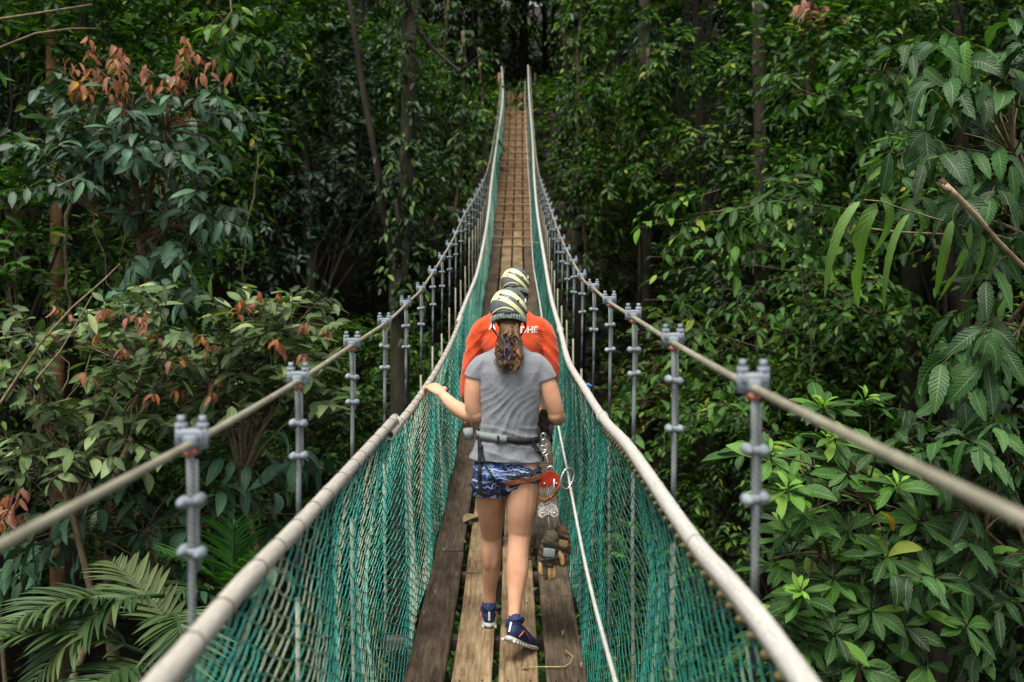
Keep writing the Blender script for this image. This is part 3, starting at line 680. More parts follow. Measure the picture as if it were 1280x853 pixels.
# ---------------------------------------------------------------- single plants with leaves that can be told apart
LM = {}
def leaf_data(key, tpl, mat):
    key = key+mat
    if key not in LM:
        V, Fs, UVv = tpl; me = np_mesh('leaf_'+key, V, Fs, UVv[Fs], None); me.materials.append(MT[mat]); LM[key] = me
    return LM[key]
def leaf_variants(key, tpl, mat):
    out = []
    for k in range(4):
        V, Fs, UVv = tpl; t = UVv[:, 1]; u = UVv[:, 0]-.5; V = V.copy()
        if k: V[:, 0] += .07*(k-2)*np.sin(t*2.6)+0; V[:, 2] += (.05, -.10, .06)[k-1]*np.sin(t*(3.1, 2.2, 5)[k-1])+u*.10*(k-2); V[:, 0] *= (1.12, .85, 1.0)[k-1]
        if k == 3: V[:, 0] *= np.where((t > .55) & (t < .72) & (u > 0), .55, 1)
        out.append(leaf_data(key+'_%d' % k, (V, Fs, UVv), mat))
    return out
CAMP = np.array((0, 0, CZ))
def plant(name, label, cat, base, twigs, groups, bark='twig', group=None, cap=300, trunk_r=.04):
    """twigs: list of (points, r0, r1) tubes. groups: list of dicts(P,D,N,S,key,tpl,mat,mass) - the nearest become leaf objects, the rest one mass"""
    t = empty(name, base, label, cat, group); g = G()
    for pts, r0, r1 in twigs: g.tube(pts, list(np.linspace(r0, r1, len(pts))), 6 if r0 > .012 else 4, cap=False)
    if twigs: g.build('stem', MT[bark], t, origin=base)
    B = np.array(base); left = cap
    tot = sum(len(q['P']) for q in groups)
    for q in groups:
        n = len(q['P']); share = min(n, int(round(cap*n/max(tot, 1))))
        if tot <= cap: share = n
        # those that show largest: near the eye and on the outside of the plant
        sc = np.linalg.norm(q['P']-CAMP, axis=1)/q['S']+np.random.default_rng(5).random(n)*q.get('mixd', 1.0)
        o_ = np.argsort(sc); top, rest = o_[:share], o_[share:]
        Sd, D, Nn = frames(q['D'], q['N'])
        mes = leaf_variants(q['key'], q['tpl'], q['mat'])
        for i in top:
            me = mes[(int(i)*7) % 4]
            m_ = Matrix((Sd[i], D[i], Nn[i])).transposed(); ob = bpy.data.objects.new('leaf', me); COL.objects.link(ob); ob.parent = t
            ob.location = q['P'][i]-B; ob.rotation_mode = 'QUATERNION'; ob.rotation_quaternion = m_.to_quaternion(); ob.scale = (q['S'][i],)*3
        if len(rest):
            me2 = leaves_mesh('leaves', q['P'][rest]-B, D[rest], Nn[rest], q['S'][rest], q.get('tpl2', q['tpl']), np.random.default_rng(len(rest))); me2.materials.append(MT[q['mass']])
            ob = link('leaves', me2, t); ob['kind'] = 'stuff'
    return t
def region_pts(rng, poly, z0, z1, n):
    """n points whose places seen from the eye fall in a list of ellipses (px, py, rx, ry)"""
    out = []; w = np.array([r_[2]*r_[3] for r_ in poly], float); w /= w.sum()
    for i in range(n):
        k = rng.choice(len(poly), p=w); r_ = poly[k]; a_ = rng.random()*6.283; q = rng.random()**.5
        out.append(tuple(P(r_[0]+math.cos(a_)*q*r_[2], r_[1]+math.sin(a_)*q*r_[3], rng.uniform(z0, z1))))
    return np.array(out)
def pinnate(rng, tips, hub, tl, per, L, hang=.5, towards=.35):
    """twigs that end at the given points, growing away from the hub; returns leaf arrays and twig tubes"""
    d = tips-hub; d /= np.linalg.norm(d, axis=1)[:, None]; d[:, 2] += .1; d[:, 1] -= towards; d += rng.normal(0, .35, d.shape); d /= np.linalg.norm(d, axis=1)[:, None]
    ln = tl*(.6+.7*rng.random(len(tips))); st = tips-d*ln[:, None]*.6
    a_ = twig_leaves(rng, st, d, ln, per, L, hang=hang)
    tw = [([Vector(s_), Vector(s_+d_*l_*.5+np.array((0, 0, -l_*.07))), Vector(s_+d_*l_+np.array((0, 0, -l_*.28)))], .005, .002) for s_, d_, l_ in zip(st, d, ln)]
    return a_, tw, st
def rosettes(rng, tips, hub, L, k=9, tilt=.55):
    Ps, Ds, Ns, Ss = [], [], [], []
    for tp in tips:
        ax = (tp-hub); ax /= np.linalg.norm(ax); ax = ax*.5+np.array((0, -.35, .9)); ax += rng.normal(0, .2, 3); ax /= np.linalg.norm(ax)
        u = np.cross(ax, (0, 1, .2)); u /= np.linalg.norm(u); w = np.cross(ax, u); k_ = rng.integers(k-2, k+3)
        for i in range(k_):
            a_ = i*2.4+rng.normal(0, .2); e_ = tilt*(1-.6*i/k_)-.15+rng.normal(0, .12); rad = u*math.cos(a_)+w*math.sin(a_)
            Ps.append(tp+rad*.008-ax*(i/k_)*-.0-ax*.05*(1-i/k_)); Ds.append(rad+ax*e_); Ns.append(ax-rad*e_+rng.normal(0, .12, 3)); Ss.append(L*(.65+.5*(1-i/k_)+rng.normal(0, .08)))
    return np.array(Ps), np.array(Ds), np.array(Ns), np.array(Ss)
def branchwork(base, hub, ends, r0, rng, nb=10):
    """trunk from base to hub, boughs to nb spread-out nodes, a branchlet to every end"""
    base, hub = Vector(base), Vector(hub); tw = [(limb(base, hub, .02, 7, random.Random(3)), r0, r0*.6)]
    idx = rng.choice(len(ends), min(nb, len(ends)), replace=False); nodes = [Vector(ends[i])*.75+hub*.25 for i in idx]
    for nd in nodes: tw.append((limb(hub, nd, .06, 5, random.Random(1)), r0*.45, r0*.15))
    for e_ in ends:
        nd = min(nodes, key=lambda q: (q-Vector(e_)).length); tw.append((limb(nd, Vector(e_), .05, 4, random.Random(2)), min(.008, r0*.2), .003))
    return tw
def cat4(*a_): return [np.concatenate(x) for x in zip(*a_)]
def grp(a_, key, tpl, mat, mass, **k): return dict(P=a_[0], D=a_[1], N=a_[2], S=a_[3], key=key, tpl=tpl, mat=mat, mass=mass, **k)

# left tree with red young leaves at its top
rg = np.random.default_rng(21); hub = np.array(P(175, 300, 9.6))
tips = region_pts(rg, [(200, 140, 110, 55), (110, 180, 90, 60), (200, 210, 90, 45), (245, 155, 60, 45), (210, 265, 60, 50), (120, 110, 60, 40), (40, 190, 45, 35), (250, 260, 55, 25), (190, 345, 60, 40)], 8.7, 10.4, 120)
a1, tw1, st1 = pinnate(rg, tips, hub, .55, 9, .20, hang=.7)
tr = region_pts(rg, [(180, 78, 95, 24), (255, 88, 45, 18), (115, 60, 30, 22), (160, 108, 70, 16), (215, 60, 40, 14)], 8.5, 9.3, 30); a2, tw2, st2 = pinnate(rg, tr, hub, .24, 5, .115, hang=1.3)
to = region_pts(rg, [(238, 132, 28, 10), (130, 105, 30, 10)], 8.8, 9.0, 5); a3, tw3, st3 = pinnate(rg, to, hub, .25, 6, .14, hang=1.3)
b0 = (P(150, 300, 9.6).x, 9.6, ground(-4, 9.6))
plant('red_tipped_tree', 'dark blue-green drooping tree with red young leaves at its top, upper left', 'tree', b0, branchwork(b0, hub, list(st1)+list(st2), .07, rg)+tw1+tw2+tw3,
      [grp(a1, 'blue', T_OV2, 'blue1', 'blue2', tpl2=T_MED), grp(a2, 'red', T_OV2, 'red', 'red2'), grp(a3, 'orange', T_OV2, 'orange', 'red2')], 'twig')
# pale shrub below it
rg = np.random.default_rng(22); hub = np.array(P(300, 600, 8.6))
tips = region_pts(rg, [(330, 400, 85, 45), (390, 390, 40, 35), (250, 470, 85, 55), (370, 480, 60, 35), (320, 440, 90, 45), (215, 520, 50, 35), (420, 500, 30, 20)], 7.8, 9.0, 140)
a1, tw1, st1 = pinnate(rg, tips, hub, .45, 8, .165, hang=.4)
tr = region_pts(rg, [(310, 385, 25, 20), (255, 480, 40, 15), (300, 490, 30, 14), (325, 370, 30, 10), (380, 430, 40, 30), (230, 420, 40, 25)], 7.6, 8.0, 20); a2, tw2, st2 = pinnate(rg, tr, hub, .18, 5, .095, hang=1.2)
b0 = (P(300, 600, 8.6).x, 8.6, ground(-2.3, 8.6))
plant('pale_shrub', 'pale green bushy shrub with pink young leaves behind the nearest left hangers', 'shrub', b0, branchwork(b0, hub, list(st1), .045, rg)+tw1+tw2,
      [grp(a1, 'pale', T_OV, 'pale1', 'pale2', tpl2=T_MED), grp(a2, 'red', T_OV2, 'red', 'red2')], 'twig_pale')
rg = np.random.default_rng(23); hub = np.array(P(90, 640, 8.2))
tips = region_pts(rg, [(60, 470, 80, 50), (140, 430, 60, 45), (110, 540, 90, 45), (40, 570, 50, 40), (190, 390, 50, 35), (60, 400, 60, 20)], 7.5, 8.8, 130)
a1, tw1, st1 = pinnate(rg, tips, hub, .45, 8, .17, hang=.45)
tr = region_pts(rg, [(135, 440, 30, 25), (150, 395, 40, 15), (125, 465, 30, 15), (75, 380, 20, 10), (10, 620, 30, 30), (160, 500, 40, 25)], 7.3, 7.8, 20); a2, tw2, st2 = pinnate(rg, tr, hub, .18, 5, .095, hang=1.2)
b0 = (P(90, 640, 8.2).x, 8.2, ground(-3.6, 8.2))
plant('pale_shrub', 'pale green shrub with small pink young leaves and bare looping twigs at the left edge', 'shrub', b0, branchwork(b0, hub, list(st1), .045, rg)+tw1+tw2+[([P(0, 505, 7.4), P(50, 430, 7.5), P(90, 385, 7.6), P(130, 350, 7.8), P(150, 330, 8)], .012, .004), ([P(45, 475, 7.4), P(75, 440, 7.5), P(90, 415, 7.5), P(115, 370, 7.7)], .01, .004), ([P(0, 415, 7.5), P(50, 416, 7.5), P(95, 420, 7.6)], .006, .003)],
      [grp(a1, 'pale', T_OV, 'pale1', 'pale2', tpl2=T_MED), grp(a2, 'red', T_OV2, 'red', 'red2')], 'twig_pale')
# fresh green shoots at the left edge
rg = np.random.default_rng(24); hub = np.array(P(20, 420, 10.5)); tips = region_pts(rg, [(25, 210, 45, 40), (20, 315, 30, 35), (45, 240, 30, 20)], 9.8, 10.6, 40)
a1, tw1, st1 = pinnate(rg, tips, hub, .4, 7, .17, hang=.3); b0 = (P(20, 420, 10.5).x, 10.5, ground(-5, 10.5))
plant('green_sapling', 'bright green sapling peeking in at the left edge under the red-tipped tree', 'sapling', b0, branchwork(b0, hub, list(st1), .03, rg, 5)+tw1, [grp(a1, 'mid', T_OV, 'near_r', 'near_r2', tpl2=T_MED)], 'twig')
# dark broad leaves under the pale shrubs
rg = np.random.default_rng(25); hub = np.array(P(200, 720, 8.5)); tips = region_pts(rg, [(170, 640, 110, 60), (330, 600, 70, 60), (60, 680, 60, 50), (260, 690, 90, 40)], 8.2, 9.6, 60)
a1, tw1, st1 = pinnate(rg, tips, hub, .5, 7, .24, hang=.9); b0 = (P(200, 720, 8.8).x, 8.8, ground(-3, 8.8))
plant('dark_bush', 'dark broad-leaved bush in the shade between the pale shrubs and the palm', 'shrub', b0, branchwork(b0, hub, list(st1), .03, rg, 6)+tw1, [grp(a1, 'blue', T_OV2, 'blue1', 'leaf_c', tpl2=T_MED)], 'twig')

# right: rosette shrub
rg = np.random.default_rng(31); hub = np.array(P(1060, 800, 5.9))
tips = np.array([tuple(P(*q)) for q in [(962, 568, 5.0), (928, 560, 5.2), (1000, 560, 5.3), (985, 610, 4.9), (1030, 505, 5.5), (1085, 500, 5.6), (1045, 545, 5.3), (1010, 640, 5.0), (985, 660, 5.2), (1060, 590, 5.1), (1095, 560, 5.2), (1120, 605, 5.0), (1000, 740, 4.9), (985, 765, 5.0), (1040, 720, 5.1), (1045, 790, 4.9), (1010, 800, 5.0), (1090, 760, 5.0), (1110, 690, 5.0), (1060, 660, 5.2), (1150, 650, 5.1), (1170, 720, 5.0), (1130, 780, 5.0), (1075, 830, 4.9), (1160, 830, 5.0), (1210, 780, 5.0), (1225, 690, 5.2), (960, 700, 5.4), (950, 790, 5.3)]]+[tuple(x) for x in region_pts(rg, [(1080, 680, 110, 130), (1200, 750, 80, 90), (1010, 780, 60, 60)], 5.2, 6.3, 46)])
a1 = rosettes(rg, tips, hub, .185); b0 = (hub[0], 5.9, ground(2, 5.9))
plant('rosette_shrub', 'glossy green shrub with leaves in whorls below the right cable', 'shrub', b0, branchwork(b0, hub, list(tips), .04, rg, 12),
      [grp(a1, 'ob', T_OB, 'near_r', 'near_r2')], 'twig')
yt = np.array([tuple(P(*q)) for q in [(965, 560, 4.95), (1030, 500, 5.45), (1085, 492, 5.55), (1000, 735, 4.85), (1040, 540, 5.2), (985, 605, 4.85), (1125, 600, 4.9)]]); a2 = rosettes(rg, yt, hub, .085, 6, 1.6)
plant('lime_shoots', 'lime green upright young shoots topping the whorled shrub', 'leaf shoots', tuple(yt[0]), [], [grp(a2, 'young', T_OB, 'young', 'near_r2')])
g = G(); o = None
ye = empty('yellow_leaf', P(1100, 640, 4.9), 'large yellow-orange leaf low in the right shrub', 'leaf'); ob = link('leaf', leaf_data('orange', T_OV2, 'orange'), ye); ob.scale = (.17,)*3; ob.rotation_euler = (R(-25), R(10), R(-60))
# right: large ribbed leaves along the edge of the picture
rg = np.random.default_rng(32); hub = np.array(P(1330, 330, 6.2))
tips = region_pts(rg, [(1235, 40, 50, 50), (1190, 90, 50, 40), (1210, 150, 60, 45), (1250, 210, 45, 45), (1180, 250, 45, 30), (1245, 300, 40, 60), (1255, 400, 35, 50), (1220, 440, 40, 40), (1265, 120, 25, 90)], 5.1, 6.6, 44)
a1, tw1, st1 = pinnate(rg, tips, hub, .5, 7, .235, hang=.9, towards=.2)
b0 = (hub[0], 6.2, ground(3.4, 6.2))
plant('ribbed_leaf_tree', 'tree with large ribbed drooping leaves at the upper right edge', 'tree', b0, branchwork(b0, hub, list(st1), .06, rg, 9)+tw1, [grp(a1, 'big', T_BIG, 'big', 'big2')], 'twig')
rg = np.random.default_rng(33); hub = np.array(P(1300, 760, 5.7))
tips = region_pts(rg, [(1190, 530, 60, 50), (1250, 560, 40, 60), (1150, 560, 40, 30), (1250, 660, 40, 60), (1180, 620, 50, 45), (1250, 780, 40, 60), (1160, 690, 60, 50), (1120, 500, 40, 30)], 4.9, 6.0, 50)
a1, tw1, st1 = pinnate(rg, tips, hub, .42, 7, .185, hang=.6, towards=.3); b0 = (hub[0], 5.7, ground(3.2, 5.7))
plant('ribbed_leaf_bush', 'bush with large ribbed glossy leaves at the lower right edge', 'shrub', b0, branchwork(b0, hub, list(st1), .05, rg, 9)+tw1, [grp(a1, 'big', T_BIG, 'big', 'big2')], 'twig')
# strap-leaved branch hanging in front of it
sp_ = [P(1265, 300, 5.4), P(1210, 285, 5.3), P(1170, 274, 5.2), P(1130, 262, 5.1), P(1100, 252, 5.0), P(1080, 250, 5.0)]
LP = [(1075, 252, 95, -.5), (1096, 256, 105, -.25), (1136, 268, 90, -.75), (1102, 246, 60, .15), (1190, 276, 80, -.2), (1212, 280, 88, .0), (1224, 285, 70, .2), (1145, 262, 45, .3), (1240, 300, 60, .2)]
Ps = np.array([tuple(P(px, py, 5.05+.02*i)) for i, (px, py, l_, s_) in enumerate(LP)]); Ds = np.array([(s_*.9, -.12, -.35-.1*(i % 3)) for i, (*_, s_) in enumerate(LP)]); Ns = np.array([(s_*1.2, -.75, .55) for *_, s_ in LP]); Ss = np.array([l_/246*1.05 for _, _, l_, _ in LP])
plant('strap_leaf_branch', 'thin branch with long strap leaves drooping at the upper right', 'branch', tuple(sp_[0]), [(sp_, .006, .003)], [dict(P=Ps, D=Ds, N=Ns, S=Ss, key='strap', tpl=T_STRAP, mat='strap', mass='big2')], 'twig_pale')
g = G(); g.tube([P(1240, 296, 5.35), P(1180, 293, 5.35), P(1120, 290, 5.4), P(1065, 283, 5.5)], [.007, .006, .005, .003], 6); o = g.build('bare_twig', MT['twig_pale'], None, origin=P(1240, 296, 5.35)); props(o, 'thin bare brown twig running level just under the strap-leaved branch', 'twig')
# broken dry branch stub
g = G(); pts = [P(1181, 232, 5.0), P(1195, 245, 5.05), P(1222, 272, 5.1), P(1245, 300, 5.2), P(1275, 330, 5.3), P(1330, 380, 5.6), P(1380, 470, 6)]
db = empty('broken_branch', pts[-1], 'snapped pale dry branch jutting in at the upper right', 'dry branch')
g.tube(pts, [.018, .0165, .0145, .014, .014, .018, .024], 10)
g.build('bough', MT['dead'], db, origin=db.location)
g = G()
for i in range(9):
    a_ = i*.7; p0 = pts[0]+Vector((math.cos(a_)*.016, 0, math.sin(a_)*.016)); g.tube([p0+Vector((.02, .01, -.02)), p0+Vector((-.012-.012*(i % 3), -.01, .012+.01*(i % 2)))], [.008, .002], 4)
g.build('splinters', MT['twig_pale'], db, origin=db.location)
# sprays of smaller leaves on thin boughs reaching in from the right
def spray(pts, n, L, label, key='mid', mat='near_r', seed=0, per=7, name='leafy_bough', tl=.3, cat='branch', spread=.06, hang=.5):
    rg = np.random.default_rng(seed); pts = [Vector(p) for p in pts]; m_ = len(pts)-1; q = rg.random(n)*m_; tips = np.array([tuple(pts[int(t)].lerp(pts[min(int(t)+1, m_)], t-int(t))) for t in q])+rg.normal(0, spread, (n, 3))
    d = unit(rg, n)*np.array((1, .6, .45)); d[:, 0] -= .3; d /= np.linalg.norm(d, axis=1)[:, None]; ln = tl*(.6+.7*rg.random(n))
    a_ = twig_leaves(rg, tips, d, ln, per, L, hang=hang)
    tw = [(pts, .014, .004)]+[([Vector(s_), Vector(s_+d_*l_)+Vector((0, 0, -.28*l_))], .004, .002) for s_, d_, l_ in zip(tips, d, ln)]
    plant(name, label, cat, tuple(pts[0]), tw, [grp(a_, key, T_OV, mat, 'near_r2', tpl2=T_MED)], 'twig')
spray([P(1150, 300, 10), P(1060, 262, 9.4), P(980, 250, 9), P(920, 262, 8.8), P(860, 268, 8.8)], 55, .17, 'horizontal bough of pale green leaves in the middle of the right wall', key='pale_m', mat='near_r', seed=1, tl=.35, spread=.11)
spray([P(1180, 190, 10), P(1110, 145, 9.4), P(1050, 132, 9), P(990, 108, 8.8), P(975, 95, 8.8)], 42, .14, 'slender bough of small leaves above the right cable', seed=2, tl=.22, spread=.06)
spray([P(1000, 640, 12), P(960, 540, 11), P(905, 505, 10.5), P(860, 520, 10.4)], 14, .2, 'low bough of pale leaflets behind the second right hanger', seed=3, tl=.4)
spray([P(1230, 260, 7.5), P(1180, 225, 7.2), P(1130, 195, 7), P(1110, 190, 7)], 22, .14, 'short bough of small leaves under the ribbed leaves', seed=4, tl=.25)
spray([P(1130, 80, 9), P(1100, 100, 8.6), P(1110, 75, 8.6), P(1145, 60, 8.5)], 14, .22, 'few larger leaves in front of the pale trunk', seed=5, tl=.3)
spray([P(760, 700, 10.5), P(800, 560, 10.5), P(790, 510, 10.5), P(830, 480, 10.5)], 22, .17, 'sprig of leaves seen between the right hangers', seed=6, tl=.4)
spray([P(1000, 450, 14), P(900, 420, 13), P(820, 400, 12.5)], 60, .16, 'dim bough with small leaves in the shade right of the hangers', seed=7, tl=.6, spread=.4)
spray([P(1100, 400, 12), P(1000, 340, 11.5), P(930, 330, 11)], 60, .15, 'dim bough with small leaves below the horizontal bough', seed=8, tl=.6, spread=.4)
spray([P(250, 60, 9.6), P(270, 20, 9.4), P(310, 15, 9.3), P(280, 45, 9.3)], 16, .16, 'green sprig above the red-tipped tree', seed=9, tl=.3)
# bare grey branches at the top left
for i, (l_, lab) in enumerate([([(0, 60, 8.5), (45, 42, 8.5), (90, 36, 8.6), (120, 36, 8.7)], 'long bare grey twig crossing the dark top left corner'), ([(0, 24, 8.5), (40, 18, 8.5), (115, 6, 8.6)], 'upper bare grey twig in the top left corner'), ([(270, 42, 8.8), (290, 15, 8.8), (288, 0, 8.8), (280, -20, 8.8)], 'short curved grey twig at the top left')]):
    g = G(); pts = [P(*q) for q in l_]; g.tube(pts, [.012, .01, .008, .006][:len(pts)], 6); o = g.build('bare_twig', MT['twig_pale'], None, origin=pts[0]); props(o, lab, 'twig')

# palms
def frond(parent, base, tip, arch, n, Lf, mat, mass='palm_m', seed=0, w=1.0, tdir=None, B=None, rn=0):
    """rachis arching from base to tip; leaflets both sides"""
    rg = np.random.default_rng(seed); base, tip = Vector(base), Vector(tip); ax = tip-base; L = ax.length
    pts = [base.lerp(tip, t)+Vector((0, 0, arch*L*math.sin(math.pi*t)-arch*L*.3*t*t)) for t in np.linspace(0, 1, 12)]
    g = G(); g.tube(pts, list(np.linspace(.012, .003, 12)*w), 6); fr = g.build('frond', MT['palm_dry'] if mat == 'palm_dry' else MT['palm'], parent, origin=B)
    me = leaf_data('let_'+mat, T_LET, mat)
    for i in range(n):
        t = .14+.84*i/(n-1); q = t*11; k = min(int(q), 10); p = pts[k].lerp(pts[k+1], q-k); d = (pts[k+1]-pts[k]).normalized()
        side = d.cross(Vector((0, 0, 1))).normalized()
        upv = side.cross(d)
        for sg in (-1, 1):
            l_ = Lf*(math.sin(math.pi*min(1, .12+t*.86))**.6)*(1+rg.normal(0, .05)); dr = (side*sg*.85+d*(.55+.5*t)+upv*.25+Vector(rg.normal(0, .07, 3))).normalized()
            nn = (upv+side*sg*-.3).normalized(); nn = (nn-dr*nn.dot(dr)).normalized(); sd_ = dr.cross(nn)
            ob = bpy.data.objects.new('leaflet', me); COL.objects.link(ob); ob.parent = fr; ob.location = p-Vector(B)
            ob.rotation_mode = 'QUATERNION'; ob.rotation_quaternion = Matrix((sd_, dr, nn)).transposed().to_quaternion(); ob.scale = (l_*rn if rn else l_, l_, l_)
    return fr
b0 = P(120, 1050, 5.3); pm = empty('palm', b0, 'weathered olive palm with several drooping fronds in the bottom left corner', 'palm')
B0 = Vector(b0)
fr_l = [((170, 760, 5.2), (20, 770, 4.7), .10, 'palm'), ((205, 745, 5.2), (30, 860, 4.6), .18, 'palm'), ((190, 820, 5.0), (-60, 810, 4.6), .12, 'palm'), ((215, 770, 5.1), (235, 850, 4.7), .22, 'palm'), ((200, 830, 5.0), (60, 900, 4.4), .1, 'palm'), ((225, 800, 5.3), (140, 700, 5.6), .05, 'palm_dry')]
for i, (a_, b_, ar, mt_) in enumerate(fr_l): frond(pm, P(*a_), P(*b_), ar, 24, .30, mt_, seed=i, B=B0, rn=1.5)
g = G(); g.tube(limb(b0, P(200, 800, 5.2), .02, 6), .035, 8); g.build('stem', MT['bark'], pm, origin=B0)
b1 = P(300, 900, 6.2); pm2 = empty('palm', b1, 'young bright green palm fan behind the left handrail', 'palm')
for i, (a_, b_, ar, mt_) in enumerate([((290, 745, 6.0), (292, 650, 5.9), .0, 'palm_g'), ((285, 740, 6.0), (205, 690, 5.8), .06, 'palm_g'), ((290, 750, 6.0), (330, 690, 5.8), .05, 'palm_g'), ((280, 750, 6.0), (215, 740, 5.6), .1, 'palm')]): frond(pm2, P(*a_), P(*b_), ar, 18, .27, mt_, seed=i+20, B=Vector(b1), rn=1.2)
g = G(); g.tube(limb(b1, P(290, 745, 6.0), .02, 5), .025, 8); g.build('stem', MT['bark'], pm2, origin=Vector(b1))
for i, (px, py, z, lab) in enumerate([(862, 20, 24, 'pale palm frond hanging high in the right trees'), (800, 290, 24, 'small grey-green fan palm right of the bridge cables'), (25, 100, 0, '')]):
    if not lab: continue
    b_ = P(px, py+90, z); t = empty('palm', b_, lab, 'palm'); g = G(); g.tube(limb(b_, P(px, py, z), .02, 5), .03, 6); g.build('stem', MT['bark'], t, origin=b_)
    for k in range(4 if i == 0 else 6):
        a_ = (-.9+.55*k) if i else (-2.2+k*.5)
        frond(t, P(px, py, z), P(px+math.sin(a_)*75, py-math.cos(a_)*60+ (40 if i == 0 else 0), z-.6), .15, 14, .75, 'palm', seed=k+i*9+50, B=b_, rn=1.3)
# marked trunks
def big_trunk(name, label, pts, radii, mat, forks=()):
    g = G(); pts = [Vector(p) for p in pts]; b_ = pts[0].copy(); b_.z = ground(b_.x, b_.y)-.3; t = empty(name, b_, label, 'tree')
    g.tube([b_]+pts, [radii[0]*1.25]+list(radii), 12); g.build('trunk', mat, t, origin=b_)
    for f, r_ in forks:
        g = G(); g.tube([Vector(p) for p in f], r_, 9); g.build('limb', MT['bark'], t, origin=b_)
z = 14.5; w = z/F
big_trunk('forked_tree', 'grey-green forked tree trunk left of the bridge with pale lichen patches', [P(500, 440, z), P(497, 360, z), P(503, 300, z), P(508, 220, z), P(511, 130, z), P(512, 50, z), P(514, -60, z)], [12*w, 11*w, 10*w, 9.5*w, 9*w, 9*w, 9*w], MT['bark_pale'],
    [([P(497, 370, z), P(488, 310, z), P(478, 260, z), P(470, 200, z-.2), P(455, 120, z), P(440, 20, z), P(425, -60, z)], [6*w, 5*w, 4.5*w, 4*w, 4*w, 3*w, 3*w]), ([P(498, 335, z-.2), P(500, 290, z-.4), P(494, 250, z-.5)], [4*w, 3*w, 2*w]), ([P(517, 30, z), P(540, 60, z), P(575, 90, z-.5), P(600, 70, z-.8)], [4*w, 2.5*w, 2*w, 1.2*w])])
ft = [o for o in COL.objects if o.name.startswith('forked_tree')][0]
rg = np.random.default_rng(77); m_ = 260; qy = rg.uniform(-60, 430, m_); st = np.array([tuple(P(505+rg.normal(0, 9)+(-.05*(200-y_) if rg.random() < .3 else 0), y_, 14.3+rg.uniform(-.2, .2))) for y_ in qy])-np.array(ft.location)
dd = unit(rg, m_); dd[:, 1] = -abs(dd[:, 1])*.6; dd /= np.linalg.norm(dd, axis=1)[:, None]; keep = rg.random(m_) < .55
p, d, nn, s = twig_leaves(rg, st[keep], dd[keep], .15+.3*rg.random(keep.sum()), 6, .14, hang=.8); me = leaves_mesh('ivy', p, d, nn, s, SIMPLE, rg); me.materials.append(MT['leaf_a']); o = link('ivy', me, ft); o['kind'] = 'stuff'
z = 13; w = z/F
big_trunk('bare_tree', 'straight orange-brown trunk behind the left shrubs', [P(72, 420, z), P(71, 330, z), P(70, 250, z), P(66, 180, z), P(64, 60, z), P(60, -80, z)], [8*w, 8*w, 7*w, 7*w, 6*w, 6*w], MT['bark_orange'])
z = 17; w = z/F
big_trunk('bare_tree', 'pale grey trunk in the upper right behind the ribbed leaves', [P(1140, 330, z), P(1138, 200, z), P(1136, 120, z), P(1133, 50, z), P(1130, -80, z)], [13*w, 12*w, 11*w, 10*w, 9*w], MT['bark_pale'])
z = 26; w = z/F
big_trunk('bare_tree', 'pale vine-hung trunk right of the far end of the bridge', [P(806, 320, z), P(806, 200, z), P(803, 120, z), P(808, -80, z)], [9*w, 8*w, 7*w, 7*w], MT['bark_pale'])
big_trunk('bare_tree', 'dark slim trunk just right of the far end of the bridge', [P(725, 360, z), P(722, 200, z), P(720, 100, z), P(724, -80, z)], [6*w, 6*w, 5*w, 5*w], MT['bark'])
z = 19; w = z/F
big_trunk('bare_tree', 'dark trunk at the top of the right wall', [P(952, 330, z), P(950, 150, z), P(948, 40, z), P(948, -80, z)], [9*w, 8*w, 8*w, 7*w], MT['bark'])
0 and big_trunk('leaning_tree', 'thin leaning trunk at the top left between the shrub and forked trunk', [P(430, 200, z), P(398, 80, z), P(370, -80, z)], [7*w, 6*w, 5*w], MT['bark'])
# red young leaves high in the right wall
rg = np.random.default_rng(61); tips = region_pts(rg, [(1010, 15, 30, 15), (1035, 25, 15, 10)], 12.5, 13, 10); hub = np.array(P(1010, 120, 13)); a1, tw1, st1 = pinnate(rg, tips, hub, .35, 7, .17, hang=1.2)
plant('red_sprig', 'sprig of red young leaves high in the right wall', 'branch', tuple(hub), branchwork(hub, hub+np.array((0, 0, .3)), list(st1), .03, rg, 4)+tw1, [grp(a1, 'red', T_OV2, 'red', 'red2')], 'twig')
# ---------------------------------------------------------------- people
def skin_mat(name, c1, c2, c3):
    m = M(name); v = m.coord(); n = m.noise(v, 7, 4); m.col(m.mix(m.math('MULTIPLY', m.noise(v, 60, 3), .3), m.ramp(n, [(.3, srgb(c1)), (.55, srgb(c2)), (.75, srgb(c3))]), srgb(c1)))
    m.set(.62, 0, .3, Subsurface_Weight=.12, Subsurface_Scale=.02); m.bump(m.noise(v, 220, 3), .12, .001); return m.m
def cloth_mat(name, c1, c2, scale=260, rough=.9, big=None, bump=.25, sheen=.3):
    m = M(name); v = m.coord(); n = m.noise(v, scale, 3, .7); c = m.ramp(n, [(.35, srgb(c1)), (.65, srgb(c2))])
    if big: c = m.mix(m.ramp(m.noise(v, 5, 4), [(.4, (0, 0, 0)), (.7, (.6, .6, .6))]), c, srgb(big))
    m.col(c); m.set(rough, 0, .2); m.b.inputs['Sheen Weight'].default_value = sheen; w = m.noise(m.coord('Object', (1, .6, .55)), 16, 6, .62); m.bump(m.math('ADD', m.math('MULTIPLY', w, 5.0), m.math('MULTIPLY', n, .6)), .5, .006); return m.m
MT['skin_w'] = skin_mat('skin_light', 'bf8b6c', 'd6a484', 'e0b396'); MT['skin_m'] = skin_mat('skin_tan', 'a3694c', 'bb8160', 'c99473')
MT['tee'] = cloth_mat('heather_grey_jersey', '6f7176', '94969b', 300)
MT['orange'] = cloth_mat('orange_jersey', 'c9431c', 'dd5528', 300)
MT['khaki'] = cloth_mat('dark_trousers', '3d3a33', '504c42', 300)
